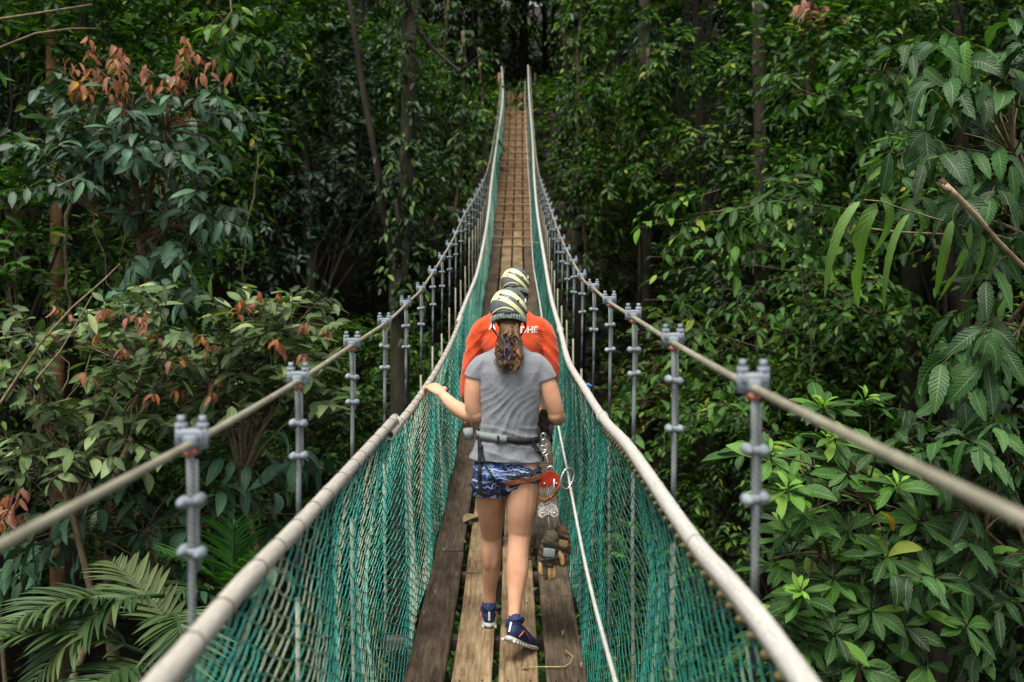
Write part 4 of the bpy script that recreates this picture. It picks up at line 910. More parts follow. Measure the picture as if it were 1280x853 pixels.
def shorts_mat():
    m = M('blue_patterned_shorts'); v = m.coord(); nz = m.N('ShaderNodeTexNoise'); nz.inputs['Scale'].default_value = 9; nz.inputs['Detail'].default_value = 3; m.L(v, nz.inputs['Vector'])
    ad = m.N('ShaderNodeVectorMath', operation='MULTIPLY_ADD'); m.L(nz.outputs['Color'], ad.inputs[0]); ad.inputs[1].default_value = (.16, .16, .16); m.L(v, ad.inputs[2])
    w = m.N('ShaderNodeTexWave'); w.wave_type = 'RINGS'; w.inputs['Scale'].default_value = 9; w.inputs['Distortion'].default_value = 6; w.inputs['Detail'].default_value = 2; m.L(ad.outputs[0], w.inputs['Vector'])
    vo = m.N('ShaderNodeTexVoronoi'); vo.feature = 'DISTANCE_TO_EDGE'; vo.inputs['Scale'].default_value = 26; m.L(ad.outputs[0], vo.inputs['Vector'])
    base = m.ramp(m.noise(v, 11, 4), [(.35, srgb('0b1228')), (.52, srgb('182a5e')), (.64, srgb('284a86')), (.78, srgb('7d93b0'))])
    c = m.mix(m.ramp(w.outputs[0], [(.90, (0, 0, 0)), (.95, (.7, .7, .7))]), base, srgb('b9c6d8')); c = m.mix(m.math('MULTIPLY', m.math('LESS_THAN', vo.outputs[0], .022), .5), c, srgb('c3cedd'))
    m.col(c); m.set(.75, 0, .3); return m.m
MT['shorts'] = shorts_mat()
MT['web_black'] = noisy('black_webbing', '121214', '27272a', 200, .7); MT['web_grey'] = noisy('grey_padded_webbing', '6e7672', '8e9792', 150, .8)
MT['web_orange'] = noisy('brown_orange_webbing', '5a2e16', '9a5526', 90, .7)
MT['shoe_blue'] = noisy('navy_shoe_mesh', '141c34', '2a3a66', 160, .6, bump=.5); MT['sole'] = noisy('pale_sole_rubber', 'a9a6a0', 'd3d0ca', 60, .6)
MT['shoe_pink'] = noisy('shoe_pink_trim', '8c3b3b', 'c9746a', 60, .6); MT['white'] = noisy('white_print', 'cfcfc8', 'e6e5df', 60, .6, bump=0)
MT['boot'] = noisy('brown_leather', '4a3423', '7d5c3e', 40, .6, bump=.4)
MT['helm'] = noisy('helmet_grey_shell', '55595c', '666a6d', 25, .38, bump=.05); MT['helm_y'] = noisy('helmet_yellow_band', 'e0de96', 'efedb0', 25, .42, bump=.05)
MT['dark'] = noisy('dark_opening', '0c0d0d', '1a1b1b', 30, .8); MT['cradle'] = noisy('helmet_cradle', '5c6b62', 'a0aaa0', 55, .5, bump=.6)
MT['hair'] = noisy('brown_wavy_hair', '2f1c0e', '86623e', 14, .45, bump=.3, bscale=120, spec=.5)
MT['hair_d'] = noisy('dark_brown_hair', '24160b', '4a3019', 30, .6)  # dark brown, for the hair core and the man's short hair
MT['tie_v'] = noisy('hair_tie', '3c4163', '565c80', 50, .5); MT['eye'] = noisy('eye_white', 'd8d5cf', 'efece6', 10, .2); MT['lip'] = noisy('lip', 'a85e52', 'b86c60', 30, .5)
MT['steel'] = noisy('carabiner_aluminium', 'a4a8aa', 'd0d3d4', 30, .3, .8); MT['red_al'] = noisy('red_anodised_metal', 'a3301f', 'c9432c', 30, .35, .4)
MT['glove'] = noisy('olive_brown_glove', '2e2920', '5a4e3b', 25, .8, bump=.6); MT['glove_tan'] = noisy('tan_leather', '7d6340', 'a98a5e', 25, .75, bump=.5)
def spots():
    m = M('white_spotted_metal'); v = m.coord(); vo = m.N('ShaderNodeTexVoronoi'); vo.inputs['Scale'].default_value = 120; m.L(v, vo.inputs['Vector'])
    m.col(m.mix(m.math('LESS_THAN', vo.outputs[0], .38), srgb('d6cfc6'), srgb('3a2a26'))); m.set(.4, .2, .5); return m.m
MT['spots'] = spots()

def loft(secs, n=16, flat=(0, 0)):
    """secs: (centre, a, b[, side]) ellipse half widths a along side, b across; rounded ends. returns verts, faces"""
    C = [Vector(s[0]) for s in secs]; N = len(C); out = []; T = [(C[min(i+1, N-1)]-C[max(i-1, 0)]).normalized() for i in range(N)]
    S0 = Vector(secs[0][3]) if len(secs[0]) > 3 else Vector((1, 0, 0))
    fr = []
    for i in range(N):
        sv = Vector(secs[i][3]) if len(secs[i]) > 3 else S0
        sv = (sv-T[i]*sv.dot(T[i])).normalized(); fr.append((sv, T[i].cross(sv)))
    rings = []
    def ring(c, f, a_, b_): rings.append([c+f[0]*(a_*math.cos(2*math.pi*k/n))+f[1]*(b_*math.sin(2*math.pi*k/n)) for k in range(n)])
    a_, b_ = secs[0][1:3]; m_ = min(a_, b_)
    m_ = .004 if flat[0] else m_
    for q in (.15, .5, .8): ring(C[0]-T[0]*m_*math.cos(math.asin(q)), fr[0], a_*q, b_*q)
    for i in range(N): ring(C[i], fr[i], secs[i][1], secs[i][2])
    a_, b_ = secs[-1][1:3]; m_ = min(a_, b_)
    m_ = .004 if flat[1] else m_
    for q in (.8, .5, .15): ring(C[-1]+T[-1]*m_*math.cos(math.asin(q)), fr[-1], a_*q, b_*q)
    V = [v for r_ in rings for v in r_]; K = len(rings)
    Fs = [(i*n+k, i*n+(k+1) % n, (i+1)*n+(k+1) % n, (i+1)*n+k) for i in range(K-1) for k in range(n)]
    Fs += [tuple(reversed(range(n))), tuple((K-1)*n+k for k in range(n))]
    return V, Fs
def limbL(pts, n=14):
    """pts: (x,y,z,r) -> loft with round sections, subdivided smoothly"""
    out = []; L = len(pts); tab = [(i,)+tuple(p) for i, p in enumerate(pts)]
    for i in range((L-1)*4+1):
        v = interp(tab, i/4); out.append(((v[0], v[1], v[2]), v[3], v[3]))
    d = Vector(pts[-1][:3])-Vector(pts[0][:3]); sv = (1, 0, 0) if abs(d.normalized().x) < .8 else (0, 1, 0)
    return loft([(c, a_, b_, sv) for c, a_, b_ in out], n)
def SLV(pts):
    tab = [(i,)+tuple(p) for i, p in enumerate(pts)]; o_ = []
    for i in range((len(pts)-1)*4+1): v = interp(tab, i/4); o_.append(((v[0], v[1], v[2]), v[3], v[3], (0, 1, 0)))
    return loft(o_, flat=(0, 1))
def ball(c, r, rot=None):
    g = []; V = []; Fs = []; r = Vector(r) if hasattr(r, '__len__') else Vector((r, r, r)); n, m_ = 14, 9
    for i in range(1, m_):
        t = math.pi*i/m_
        for k in range(n): V.append(Vector((r.x*math.sin(t)*math.cos(2*math.pi*k/n), r.y*math.sin(t)*math.sin(2*math.pi*k/n), r.z*math.cos(t))))
    V += [Vector((0, 0, r.z)), Vector((0, 0, -r.z))]
    for i in range(m_-2):
        for k in range(n): Fs.append((i*n+k, (i+1)*n+k, (i+1)*n+(k+1) % n, i*n+(k+1) % n))
    for k in range(n): Fs.append(((m_-1)*n, k, (k+1) % n)); Fs.append(((m_-1)*n+1, (m_-2)*n+(k+1) % n, (m_-2)*n+k))
    if rot is not None: V = [rot @ v for v in V]
    return [v+Vector(c) for v in V], Fs
def blob(name, lofts, voxel, smooth, mat, parent, disp=None, M4=None):
    """one continuous surface grown over all the lofts"""
    g = G()
    for V, Fs in lofts: g.add(V, Fs)
    me = bpy.data.meshes.new(name+'_src'); me.from_pydata(g.v, [], g.f); bm = bmesh.new(); bm.from_mesh(me); bmesh.ops.recalc_face_normals(bm, faces=bm.faces); bm.to_mesh(me); bm.free()
    o = bpy.data.objects.new('tmp', me); COL.objects.link(o)
    rm = o.modifiers.new('r', 'REMESH'); rm.mode = 'VOXEL'; rm.voxel_size = voxel; rm.use_smooth_shade = True
    sm = o.modifiers.new('s', 'SMOOTH'); sm.factor = .5; sm.iterations = smooth
    dg = bpy.context.evaluated_depsgraph_get(); dg.update(); me2 = bpy.data.meshes.new_from_object(o.evaluated_get(dg)); bpy.data.objects.remove(o); me2.name = name
    if disp is not None:
        n = len(me2.vertices); co = np.empty(n*3, np.float32); no = np.empty(n*3, np.float32); me2.vertices.foreach_get('co', co); me2.vertices.foreach_get('normal', no)
        co = co.reshape(-1, 3); no = no.reshape(-1, 3); co = disp(co, no); me2.vertices.foreach_set('co', co.astype(np.float32).ravel()); me2.update()
    if M4 is not None: me2.transform(M4)
    me2.polygons.foreach_set('use_smooth', np.ones(len(me2.polygons), dtype=bool)); me2.materials.clear(); me2.materials.append(mat); return link(name, me2, parent)
def hand(wr, d, nrm, thumb, L=.18, curl=.5, r=.0082, spread=.02):
    """palm + four bent fingers + thumb. d: palm direction, nrm: out of the back of the hand, thumb: sideways direction of the thumb"""
    wr, d, nrm, th = Vector(wr), Vector(d).normalized(), Vector(nrm).normalized(), Vector(thumb).normalized(); nrm = (nrm-d*nrm.dot(d)).normalized(); th = (th-d*th.dot(d)-nrm*th.dot(nrm)).normalized()
    pl = L*.5; out = [loft([(wr, .026, .020, th), (wr+d*pl*.35, .034, .016, th), (wr+d*pl*.75, .040, .0145, th), (wr+d*pl*1.0, .040, .012, th)])]
    for i, (off, fl) in enumerate(((.030, .88), (.010, 1.0), (-.010, .94), (-.029, .74))):
        p = wr+d*pl*(1.0-.03*abs(i-1))+th*off; a_ = 0; pts = [p-d*.012]; seg = (L*.24*fl, L*.16*fl, L*.12*fl); dd = d+th*(off*spread*30*.1)
        pts.append(p)
        for s_, c_ in zip(seg, (curl*.8, curl, curl*.6)):
            a_ += c_*(1+.12*(i-1.5)); p = p+(dd*math.cos(a_)-nrm*math.sin(a_)).normalized()*s_; pts.append(p)
        out.append(limbL([tuple(q)+(r*f_,) for q, f_ in zip(pts, (1.15, 1.12, 1.05, .95, .8))], 10))
    b_ = wr+d*pl*.25+th*.024; t1 = b_+(d*.55+th*.75-nrm*.25).normalized()*L*.2; t2 = t1+(d*.85+th*.3-nrm*.4).normalized()*L*.17; t3 = t2+(d*.95-nrm*.5).normalized()*L*.11
    out.append(limbL([tuple(b_)+(.013,), tuple(t1)+(.0115,), tuple(t2)+(.0095,), tuple(t3)+(.0075,)], 10)); return out
def head_lofts(c, w=.074, tilt=0, ears=True):
    c = Vector(c); Rm = Matrix.Rotation(-tilt, 3, 'X'); q = lambda x, y, z: c+Rm @ Vector((x, y, z)); k = w/.074
    L = [ball(q(0, 0, .02), (w, .098*k, .10*k), Rm), ball(q(0, .035, -.045), (.052*k, .06*k, .06*k), Rm), ball(q(0, .078*k, -.085*k), (.026, .022, .02), Rm), ball(q(0, .104*k, -.018), (.012, .016, .014), Rm), ball(q(0, .096*k, .005), (.008, .012, .028), Rm), ball(q(0, .088*k, .028), (.05, .014, .012), Rm),
         ball(q(.034, .075, -.02), (.022, .022, .02), Rm), ball(q(-.034, .075, -.02), (.022, .022, .02), Rm)]
    if ears:
        for s_ in (-1, 1): L += [ball(q(s_*(w+.002), -.004, -.018), (.009, .020, .032), Rm), ball(q(s_*(w+.008), -.014, -.012), (.006, .010, .024), Rm)]
    return L, q
def face_parts(q, root, k=1):
    for s_ in (-1, 1):
        V, Fs = ball(q(s_*.031, .083*k, .004), .0115); g = G(); g.add(V, Fs); e_ = g.build('eye', MT['eye'], root)
        V, Fs = ball(q(s_*.031, .0915*k, .004), .0052); g = G(); g.add(V, Fs); g.build('iris', MT['dark'], e_)
    V, Fs = ball(q(0, .096*k, -.052), (.022, .008, .007)); g = G(); g.add(V, Fs); g.build('lips', MT['lip'], root)
def helmet(root, c, a_, b_, hd, hs, tilt, yaw=0):
    """climbing helmet: shell with rim, two yellow bands, vents, rear cradle, straps. c = centre at the widest level"""
    Rm = Matrix.Rotation(yaw, 3, 'Z') @ Matrix.Rotation(-tilt, 3, 'X'); c = Vector(c)
    def srf(x, z, back=True, off=0.0):
        rr = 1-(x/a_)**2-((z/hd)**2 if z > 0 else .06*(z/hs)**2); y = b_*math.sqrt(max(rr, 0)); n = Vector((x/a_**2, y/b_**2, max(z, 0)/hd**2)).normalized()
        p = Vector((x, y, z))+n*off
        if back: p.y = -p.y
        return c+Rm @ p
    g = G(); n, m_ = 40, 12; V = []
    for i in range(m_+1):
        t = i/m_
        for k in range(n):
            an = 2*math.pi*k/n; cs, sn = math.cos(an), math.sin(an)
            low = -hs*(1.0 if sn < 0 else .55)*(1-.35*cs*cs)
            if t < .7: ph = (t/.7)*math.pi/2; s_, z = math.sin(ph), hd*math.cos(ph)
            else: s_ = 1-.03*((t-.7)/.3)**2; z = low*(t-.7)/.3
            if t == 0: s_ = .02
            V.append(c+Rm @ Vector((a_*s_*cs, b_*s_*sn, z)))
    Fs = [(i*n+k, (i+1)*n+k, (i+1)*n+(k+1) % n, i*n+(k+1) % n) for i in range(m_) for k in range(n)]+[tuple(reversed(range(n)))]
    V2 = [c+(v-c)*.94 for v in V]; o_ = len(V); F2 = [tuple(reversed([k+o_ for k in f])) for f in Fs]; F3 = [(m_*n+k, m_*n+o_+k, m_*n+o_+(k+1) % n, m_*n+(k+1) % n) for k in range(n)]
    g.add(V+V2, Fs+F2+F3); hm = g.build('helmet', MT['helm'], root)
    tot = hd+hs; zz = lambda Z: -hs+Z*tot
    def band(fn, wd, x0, x1, mat, off=.0012, m2=26, name='stripe'):
        g = G(); V = []
        for bk in (True,):
            for i in range(m2+1):
                X = x0+(x1-x0)*i/m2; Zc = fn(X)
                for q in (-.5, -.25, 0, .25, .5): V.append(srf(X*a_*.985, zz(Zc+q*wd), bk, off))
        Fs = [(i*5+q, (i+1)*5+q, (i+1)*5+q+1, i*5+q+1) for i in range(m2) for q in range(4)]; g.add(V, Fs); g.build(name, mat, hm)
    cl = lambda fn: (lambda X: min(fn(X), math.sqrt(max(0.0, 1-X*X))*.93*hd/tot+hs/tot-.04))
    f1 = lambda X: .56-.2875*(X+.57)-.183*(X+.57)*(X-.23); f2 = lambda X: .75-.143*(X+.49)-.306*(X+.49)*(X-.28); f3 = lambda X: .21-.06*(X+.1)-.35*(X+.1)**2
    band(cl(f1), .165, -.94, .86, MT['helm_y']); band(cl(f2), .175, -.80, .97, MT['helm_y']); band(f3, .035, -.82, .3, MT['helm_y'])
    for X, Z, r1, r2, an in ((-.36, .675, .010, .0055, .3), (-.43, .51, .009, .005, -.6), (.55, .64, .009, .005, -.4), (.52, .45, .008, .0055, .8), (.05, .43, .0025, .0025, 0)):
        p = srf(X*a_, zz(Z), True, .0015); nn = (p-c).normalized(); u = Vector((1, 0, 0)); u = (u-nn*u.dot(nn)).normalized(); w = nn.cross(u); g = G(); ring = []
        for k in range(10): t = 2*math.pi*k/10; ring.append(p+(u*math.cos(an)+w*math.sin(an))*(r1*math.cos(t))+(w*math.cos(an)-u*math.sin(an))*(r2*math.sin(t)))
        g.add(ring+[q-nn*.004 for q in ring], [tuple(range(10)), tuple(10+k for k in reversed(range(10)))]+[(k, (k+1) % 10, 10+(k+1) % 10, 10+k) for k in range(10)]); g.build('vent', MT['dark'], hm)
    # white side clip, rear cradle under the shell
    g = G(); p = srf(.86*a_, zz(.5), True, .002); g.box(p, (.008, .02, .02), bev=.002); g.build('clip', MT['white'], hm)
    g = G()
    for i in range(15):
        t = -1.15+2.3*i/14; p = c+Rm @ Vector((a_*.93*math.sin(t), -b_*.90*math.cos(t), -hs-.012+.006*math.cos(t*2))); g.box(p, (.02, .012, .026), Matrix.Rotation(-t, 3, 'Z'), .003)
    g.build('rear_cradle', MT['cradle'], hm)
    for s_ in (-1, 1):
        g = G()
        for e_ in ((s_*a_*.8, -b_*.55), (s_*a_*.9, b_*.2)):
            g.tube([c+Rm @ Vector((e_[0], e_[1], -hs*.8)), c+Rm @ Vector((s_*a_*.86, -.01, -hs-.055)), c+Rm @ Vector((s_*a_*.35, .065, -hs-.115))], .0035, 5, squash=2)
        g.build('chin_strap', MT['web_black'], hm)
    return hm
def bvh_of(obs):
    V = []; Fs = []
    for o in obs:
        b_ = len(V); V += [v.co.copy() for v in o.data.vertices]; Fs += [[b_+k for k in p.vertices] for p in o.data.polygons]
    return BVHTree.FromPolygons(V, Fs)
def strap(bvh, pts, wd, mat, name, parent, y0=-1.0, th=.003, lift=.003):
    """flat webbing laid on the back of the clothing; pts = local (x, z)"""
    P3 = []
    for (x0, z0), (x1, z1) in zip(pts[:-1], pts[1:]):
        m_ = max(2, int(math.hypot(x1-x0, z1-z0)/.012))
        for i in range(m_): t = i/m_; P3.append((x0+(x1-x0)*t, z0+(z1-z0)*t))
    P3.append(pts[-1]); g = G(); C = []; Nn = []
    for x, z in P3:
        h = bvh.ray_cast(Vector((x, y0, z)), Vector((0, 1, 0)))
        if h[0] is None: continue
        C.append(h[0]); Nn.append(h[1])
    V = []
    for i in range(len(C)):
        T = (C[min(i+1, len(C)-1)]-C[max(i-1, 0)]).normalized(); n_ = Nn[i]; s_ = T.cross(n_).normalized(); b_ = C[i]+n_*lift
        for a_, h_ in ((-.5, 0), (-.5, th), (.5, th), (.5, 0)): V.append(b_+s_*wd*a_+n_*h_)
    Fs = [(i*4+k, (i+1)*4+k, (i+1)*4+(k+1) % 4, i*4+(k+1) % 4) for i in range(len(C)-1) for k in range(4)]+[(0, 1, 2, 3), tuple(4*(len(C)-1)+k for k in (3, 2, 1, 0))]
    g.add(V, Fs); return g.build(name, mat, parent, smooth=False)
def belt(bvh, zf, cx, wd, mat, name, parent, t0=0, t1=2*math.pi, lift=.004):
    g = G(); V = []; n = 60
    for i in range(n+1):
        t = t0+(t1-t0)*i/n; d = Vector((math.cos(t), math.sin(t), 0)); h = bvh.ray_cast(Vector((cx, 0, zf(t)))+d*.5, -d)
        p = h[0]+d*lift if h[0] is not None else Vector((cx, 0, zf(t)))+d*.15
        for a_, q in ((-.5, 0), (-.5, .004), (.5, .004), (.5, 0)): V.append(p+Vector((0, 0, wd*a_))+d*q)
    Fs = [(i*4+k, (i+1)*4+k, (i+1)*4+(k+1) % 4, i*4+(k+1) % 4) for i in range(n) for k in range(4)]; g.add(V, Fs); return g.build(name, mat, parent)
def curls(root, c0, c1, w0, w1, n, seed, mat, dpt=.03):
    rng = random.Random(seed); g = G(); c0, c1 = Vector(c0), Vector(c1)
    NL = 26; locks = [(rng.uniform(-1, 1), rng.uniform(-1, 1), rng.uniform(.006, .015), rng.uniform(0, 6.3), rng.uniform(10, 19)*rng.choice((-1, 1)), rng.uniform(.78, 1.04)) for _ in range(NL)]
    for i in range(n):
        lk_ = locks[i % NL] if i < n*.85 else None
        u, v = rng.uniform(-1, 1), rng.uniform(-1, 1); r_ = rng.uniform(.007, .016); ph = rng.uniform(0, 6.3); tw = rng.uniform(14, 26)*rng.choice((-1, 1)); end = rng.uniform(.72, 1.10); pts = []; N = 26
        if lk_: u, v, r_, ph, tw, end = lk_[0]+rng.gauss(0, .07), lk_[1]+rng.gauss(0, .12), lk_[2]*rng.uniform(.85, 1.15), lk_[3]+rng.gauss(0, .18), lk_[4]+rng.gauss(0, .3), lk_[5]+rng.uniform(-.06, .04)
        for k in range(N+1):
            t = end*k/N; w = w0+(w1-w0)*min(1, t*1.6); w *= (1-.25*max(0, t-.8)/.2); c = c0.lerp(c1, t)
            pts.append(c+Vector((u*w+math.cos(ph+t*tw)*r_*min(1, t*4+.2), v*dpt*min(1, t*3+.3)-.012*math.sin(t*2.6)+math.sin(ph+t*tw)*r_*min(1, t*4+.2), 0)))
        g.tube(pts, [.0019]*(N-3)+[.0018, .0015, .001, .0006], 5)
    return g.build('hair', mat, root)
def shoe(root, heel, toe_dir, pitch, mats, L=.27, side=1, label=None):
    """running shoe: upper, sole with lugs, collar, trim. heel = point of the sole under the heel"""
    d = Vector(toe_dir).normalized(); yaw = math.atan2(-d.x, d.y); Mx = Matrix.Translation(Vector(heel)) @ Matrix.Rotation(yaw, 4, 'Z') @ Matrix.Rotation(-pitch, 4, 'X'); k = L/.27
    up = [((0, .0, .050), .032, .042), ((0, .03, .050), .036, .044), ((0, .07, .048), .037, .040), ((0, .12, .042), .041, .032), ((0, .17, .036), .045, .024), ((0, .21, .033), .043, .018), ((0, .245, .030), .032, .012)]
    lf = [loft([((c[0], c[1]*k, c[2]), a_, b_, (1, 0, 0)) for c, a_, b_ in up]), loft([((0, .015, .05), .030, .036, (1, 0, 0)), ((0, .008, .085), .029, .036, (1, 0, 0)), ((0, .0, .100), .030, .036, (1, 0, 0))])]
    s_ = blob('shoe', lf, .0045, 6, mats[0], root, M4=Mx)
    if label: s_['label'] = label
    sl_ = [((0, -.030, .013), .020, .013), ((0, -.015, .012), .034, .013), ((0, .04, .011), .037, .012), ((0, .10, .009), .036, .010), ((0, .16, .008), .046, .010), ((0, .21, .010), .044, .010), ((0, .25, .016), .028, .009)]
    so_ = blob('sole', [loft([((c[0], c[1]*k, c[2]), a_, b_, (1, 0, 0)) for c, a_, b_ in sl_])], .0045, 3, mats[1], s_, M4=Mx)
    g = G()
    for i in range(9):
        for q in (-1, 1): g.box(Vector((q*.031, -.02+i*.031*k, .004+(.004 if i > 7 else 0))), (.014, .016, .012), bev=.002)
    o = g.build('tread_lugs', mats[1], s_); o.data.transform(Mx)
    g = G(); g.tube([Vector((.033*math.cos(t), .006+.038*math.sin(t), .104+.012*math.cos(t*2))) for t in np.linspace(0, 2*math.pi, 18)], .0055, 6); o = g.build('collar', mats[0], s_); o.data.transform(Mx)
    for q in (-1, 1):
        g = G(); g.tube([Vector((q*.040, -.004, .03)), Vector((q*.041, .03, .062)), Vector((q*.040, .07, .05)), Vector((q*.044, .11, .03))], .004, 5, squash=.5); o = g.build('trim', mats[2], s_); o.data.transform(Mx)
    g = G(); g.box((0, -.036, .062), (.010, .004, .045), bev=.001); o = g.build('heel_tab', mats[3], s_); o.data.transform(Mx)
    return s_

# ---- the woman
WM = empty('person', (0, 4.85, CZ-1.82), 'woman in grey t-shirt and blue patterned shorts with her left hand on the handrail', 'person', None)
calves = [ball((-.086, .158, .405), (.030, .034, .085)), ball((-.121, .158, .395), (.029, .034, .08)), ball((.012, -.032, .405), (.028, .032, .085)), ball((.042, -.032, .415), (.027, .032, .08)), ball((-.104, .215, .50), (.040, .040, .05)), ball((.038, .065, .555), (.042, .040, .05))]
leg_l = limbL([(-.100, .0, .92, .070), (-.107, .03, .80, .078), (-.108, .09, .66, .069), (-.104, .15, .535, .057), (-.103, .175, .48, .051), (-.103, .175, .40, .052), (-.106, .20, .31, .047), (-.113, .235, .20, .034), (-.115, .25, .13, .031), (-.115, .26, .07, .033)])
leg_r = limbL([(.050, .0, .92, .070), (.052, -.012, .80, .081), (.046, -.01, .68, .077), (.040, .0, .575, .064), (.037, -.002, .53, .057), (.030, -.022, .45, .054), (.024, -.055, .37, .053), (.016, -.10, .28, .038), (.010, -.14, .205, .029), (.002, -.165, .15, .029)])
torso = loft([((-.027, .01, .88), .13, .09), ((-.02, .01, 1.0), .125, .085), ((-.015, .01, 1.1), .125, .09), ((-.01, .01, 1.25), .145, .095), ((-.01, .005, 1.36), .135, .075), ((-.01, .0, 1.41), .09, .05)])
neck = limbL([(-.008, .0, 1.40, .055), (-.008, .012, 1.47, .050), (-.010, .028, 1.56, .052)])
uarm_l = limbL([(-.140, .0, 1.355, .036), (-.180, -.005, 1.30, .045), (-.190, -.01, 1.20, .043), (-.185, .0, 1.135, .040), (-.200, .025, 1.115, .039)])
railp = rail(-1, 5.13)-Vector((0, 4.85, CZ-1.82))
hw = Vector((-.352, .165, 1.205)); kn = Vector((railp.x+.075, .24, railp.z+.052))
farm_l = limbL([(-.180, .0, 1.125, .040), (-.225, .04, 1.125, .041), (-.29, .095, 1.155, .035), (-.335, .145, 1.19, .027), tuple(hw)+(.024,)])
h_l = hand(hw, kn-hw, (0, -.35, 1), (.35, 1, 0), .172, .62)
uarm_r = limbL([(.122, .0, 1.355, .036), (.168, -.005, 1.29, .044), (.196, -.01, 1.20, .044), (.212, .0, 1.135, .040), (.214, .03, 1.11, .039)])
farm_r = limbL([(.212, .0, 1.12, .040), (.225, .06, 1.10, .040), (.205, .16, 1.09, .033), (.180, .24, 1.09, .026)])
h_r = hand((.180, .24, 1.09), (-.25, 1, -.05), (.6, .1, .8), (-.8, 0, .6), .17, .8)
hl_, q_w = head_lofts((-.014, .040, 1.605), .072, .28)
body = blob('body', calves+[leg_l, leg_r, torso, neck, uarm_l, farm_l, uarm_r, farm_r]+h_l+h_r+hl_, .0052, 5, MT['skin_w'], WM)
face_parts(q_w, WM)
def tee_folds(co, no):
    x, y, z = co[:, 0], co[:, 1], co[:, 2]; rs = np.random.RandomState(4)
    wx = x+.015*np.sin(z*23)+.01*np.sin(x*31+z*11)
    diag = (wx*.80-z*.60); q = np.clip(1-np.abs(z-1.14)/.24, 0, 1)*np.clip(1-np.abs(x+.03)/.2, 0, 1)
    sn = lambda a: 1-2*np.abs(np.sin(a/2))**.7
    f = .0042*q*sn(diag*95+2.2*np.sin((x*.6+z*.8)*9))*(.5+.5*np.sin((x*.6+z)*7+1))
    f += .0026*q*sn(diag*170+3*np.sin(z*13))
    low = np.clip((1.10-z)/.08, 0, 1)*np.clip((z-.985)/.05, 0, 1); f += .0045*low*sn((z+.12*x)*150+2*np.sin(x*17))
    hem = np.clip((1.0-z)/.05, 0, 1); f += .002*hem*np.sin(x*40+np.sin(z*30)*2)+.003*hem*sn((x*.3+z)*95)
    sh = np.clip((z-1.28)/.08, 0, 1)*np.clip((np.abs(x)-.10)/.05, 0, 1); f += .002*sh*sn((np.abs(x)*1.0+z*.8)*110)
    f += .0012*np.sin(x*70+y*50)*np.sin(z*60)
    return co+no*f[:, None]
tee = blob('t_shirt', [loft([((-.027, .010, .905), .184, .120), ((-.026, .010, .93), .180, .118), ((-.022, .01, .98), .160, .112), ((-.02, .01, 1.025), .146, .104), ((-.017, .01, 1.08), .142, .103), ((-.013, .01, 1.16), .149, .108), ((-.010, .005, 1.26), .158, .112), ((-.010, .0, 1.34), .160, .105), ((-.010, .0, 1.390), .148, .085), ((-.009, .0, 1.425), .108, .064), ((-.008, .003, 1.462), .062, .052)], 24, (1, 0)),
      SLV([(-.09, 0, 1.378, .054), (-.130, 0, 1.372, .055), (-.160, -.002, 1.352, .052), (-.176, -.004, 1.328, .052), (-.185, -.005, 1.302, .054)]),
      SLV([(.07, 0, 1.378, .054), (.113, 0, 1.372, .055), (.142, -.002, 1.350, .052), (.160, -.004, 1.322, .051), (.171, -.005, 1.294, .052)])], .0055, 5, MT['tee'], WM, tee_folds)
def short_folds(co, no):
    x, z = co[:, 0], co[:, 2]; f = .004*np.sin(x*55+np.sin(z*40)*1.5)*np.clip((.92-z)/.1, 0, 1)+.003*np.sin((z+x*.4)*80); return co+no*f[:, None]
shorts = blob('shorts', [loft([((-.025, .01, .96), .135, .090), ((-.026, .01, .90), .150, .102), ((-.026, .01, .85), .168, .114), ((-.026, .01, .83), .168, .114)], 24),
      loft([((-.106, .0, .86), .085, .105), ((-.110, .015, .79), .088, .102), ((-.113, .022, .742), .090, .100)], 24, (0, 1)), loft([((.050, .0, .87), .070, .090), ((.056, .0, .835), .092, .104), ((.056, .0, .806), .096, .104)], 24, (0, 1))], .0055, 4, MT['shorts'], WM, short_folds)
bv = bvh_of([tee, shorts, body])
zf = lambda t: 1.018-.012*math.cos(t)
bl = belt(bv, zf, -.02, .030, MT['web_black'], 'waist_belt', WM)
belt(bv, zf, -.02, .040, MT['web_grey'], 'padded_sleeve', bl, math.pi*.98, math.pi*1.48, .0065)
px2 = lambda px, py: ((px-640)/259.0, 1.82+(340-py)/259.0)
hs_ = strap(bv, [px2(600, 541), px2(601, 565), px2(601, 600), px2(603, 616)], .020, MT['web_black'], 'leg_strap', WM, lift=.007)
strap(bv, [px2(603, 556), px2(607, 580), px2(618, 596), px2(629, 604)], .010, MT['web_black'], 'riser_strap', hs_, lift=.006)
strap(bv, [px2(622, 549), px2(640, 553), px2(662, 556), px2(676, 572)], .006, MT['web_black'], 'riser_strap', hs_, lift=.008)
strap(bv, [px2(664, 552), px2(671, 562), px2(677, 574), px2(679, 590)], .012, MT['web_black'], 'riser_strap', hs_, lift=.008)
ls2 = strap(bv, [px2(632, 601), px2(645, 599), px2(660, 597), px2(675, 594)], .022, MT['web_orange'], 'leg_strap', WM, lift=.008)
strap(bv, [px2(633, 594), px2(645, 593), px2(660, 591), px2(674, 588)], .014, MT['web_black'], 'loop_edge', ls2, lift=.011)
strap(bv, [px2(590, 606), px2(600, 615), px2(612, 617), px2(622, 612), px2(629, 604)], .014, MT['web_black'], 'leg_strap', WM, lift=.006)
g = G(); g.box((px2(602, 553)[0], -.125, px2(602, 556)[1]), (.022, .008, .022), bev=.002); g.box((px2(623, 544)[0], -.122, px2(623, 546)[1]), (.012, .012, .034), bev=.002); g.build('buckle', MT['web_black'], WM)
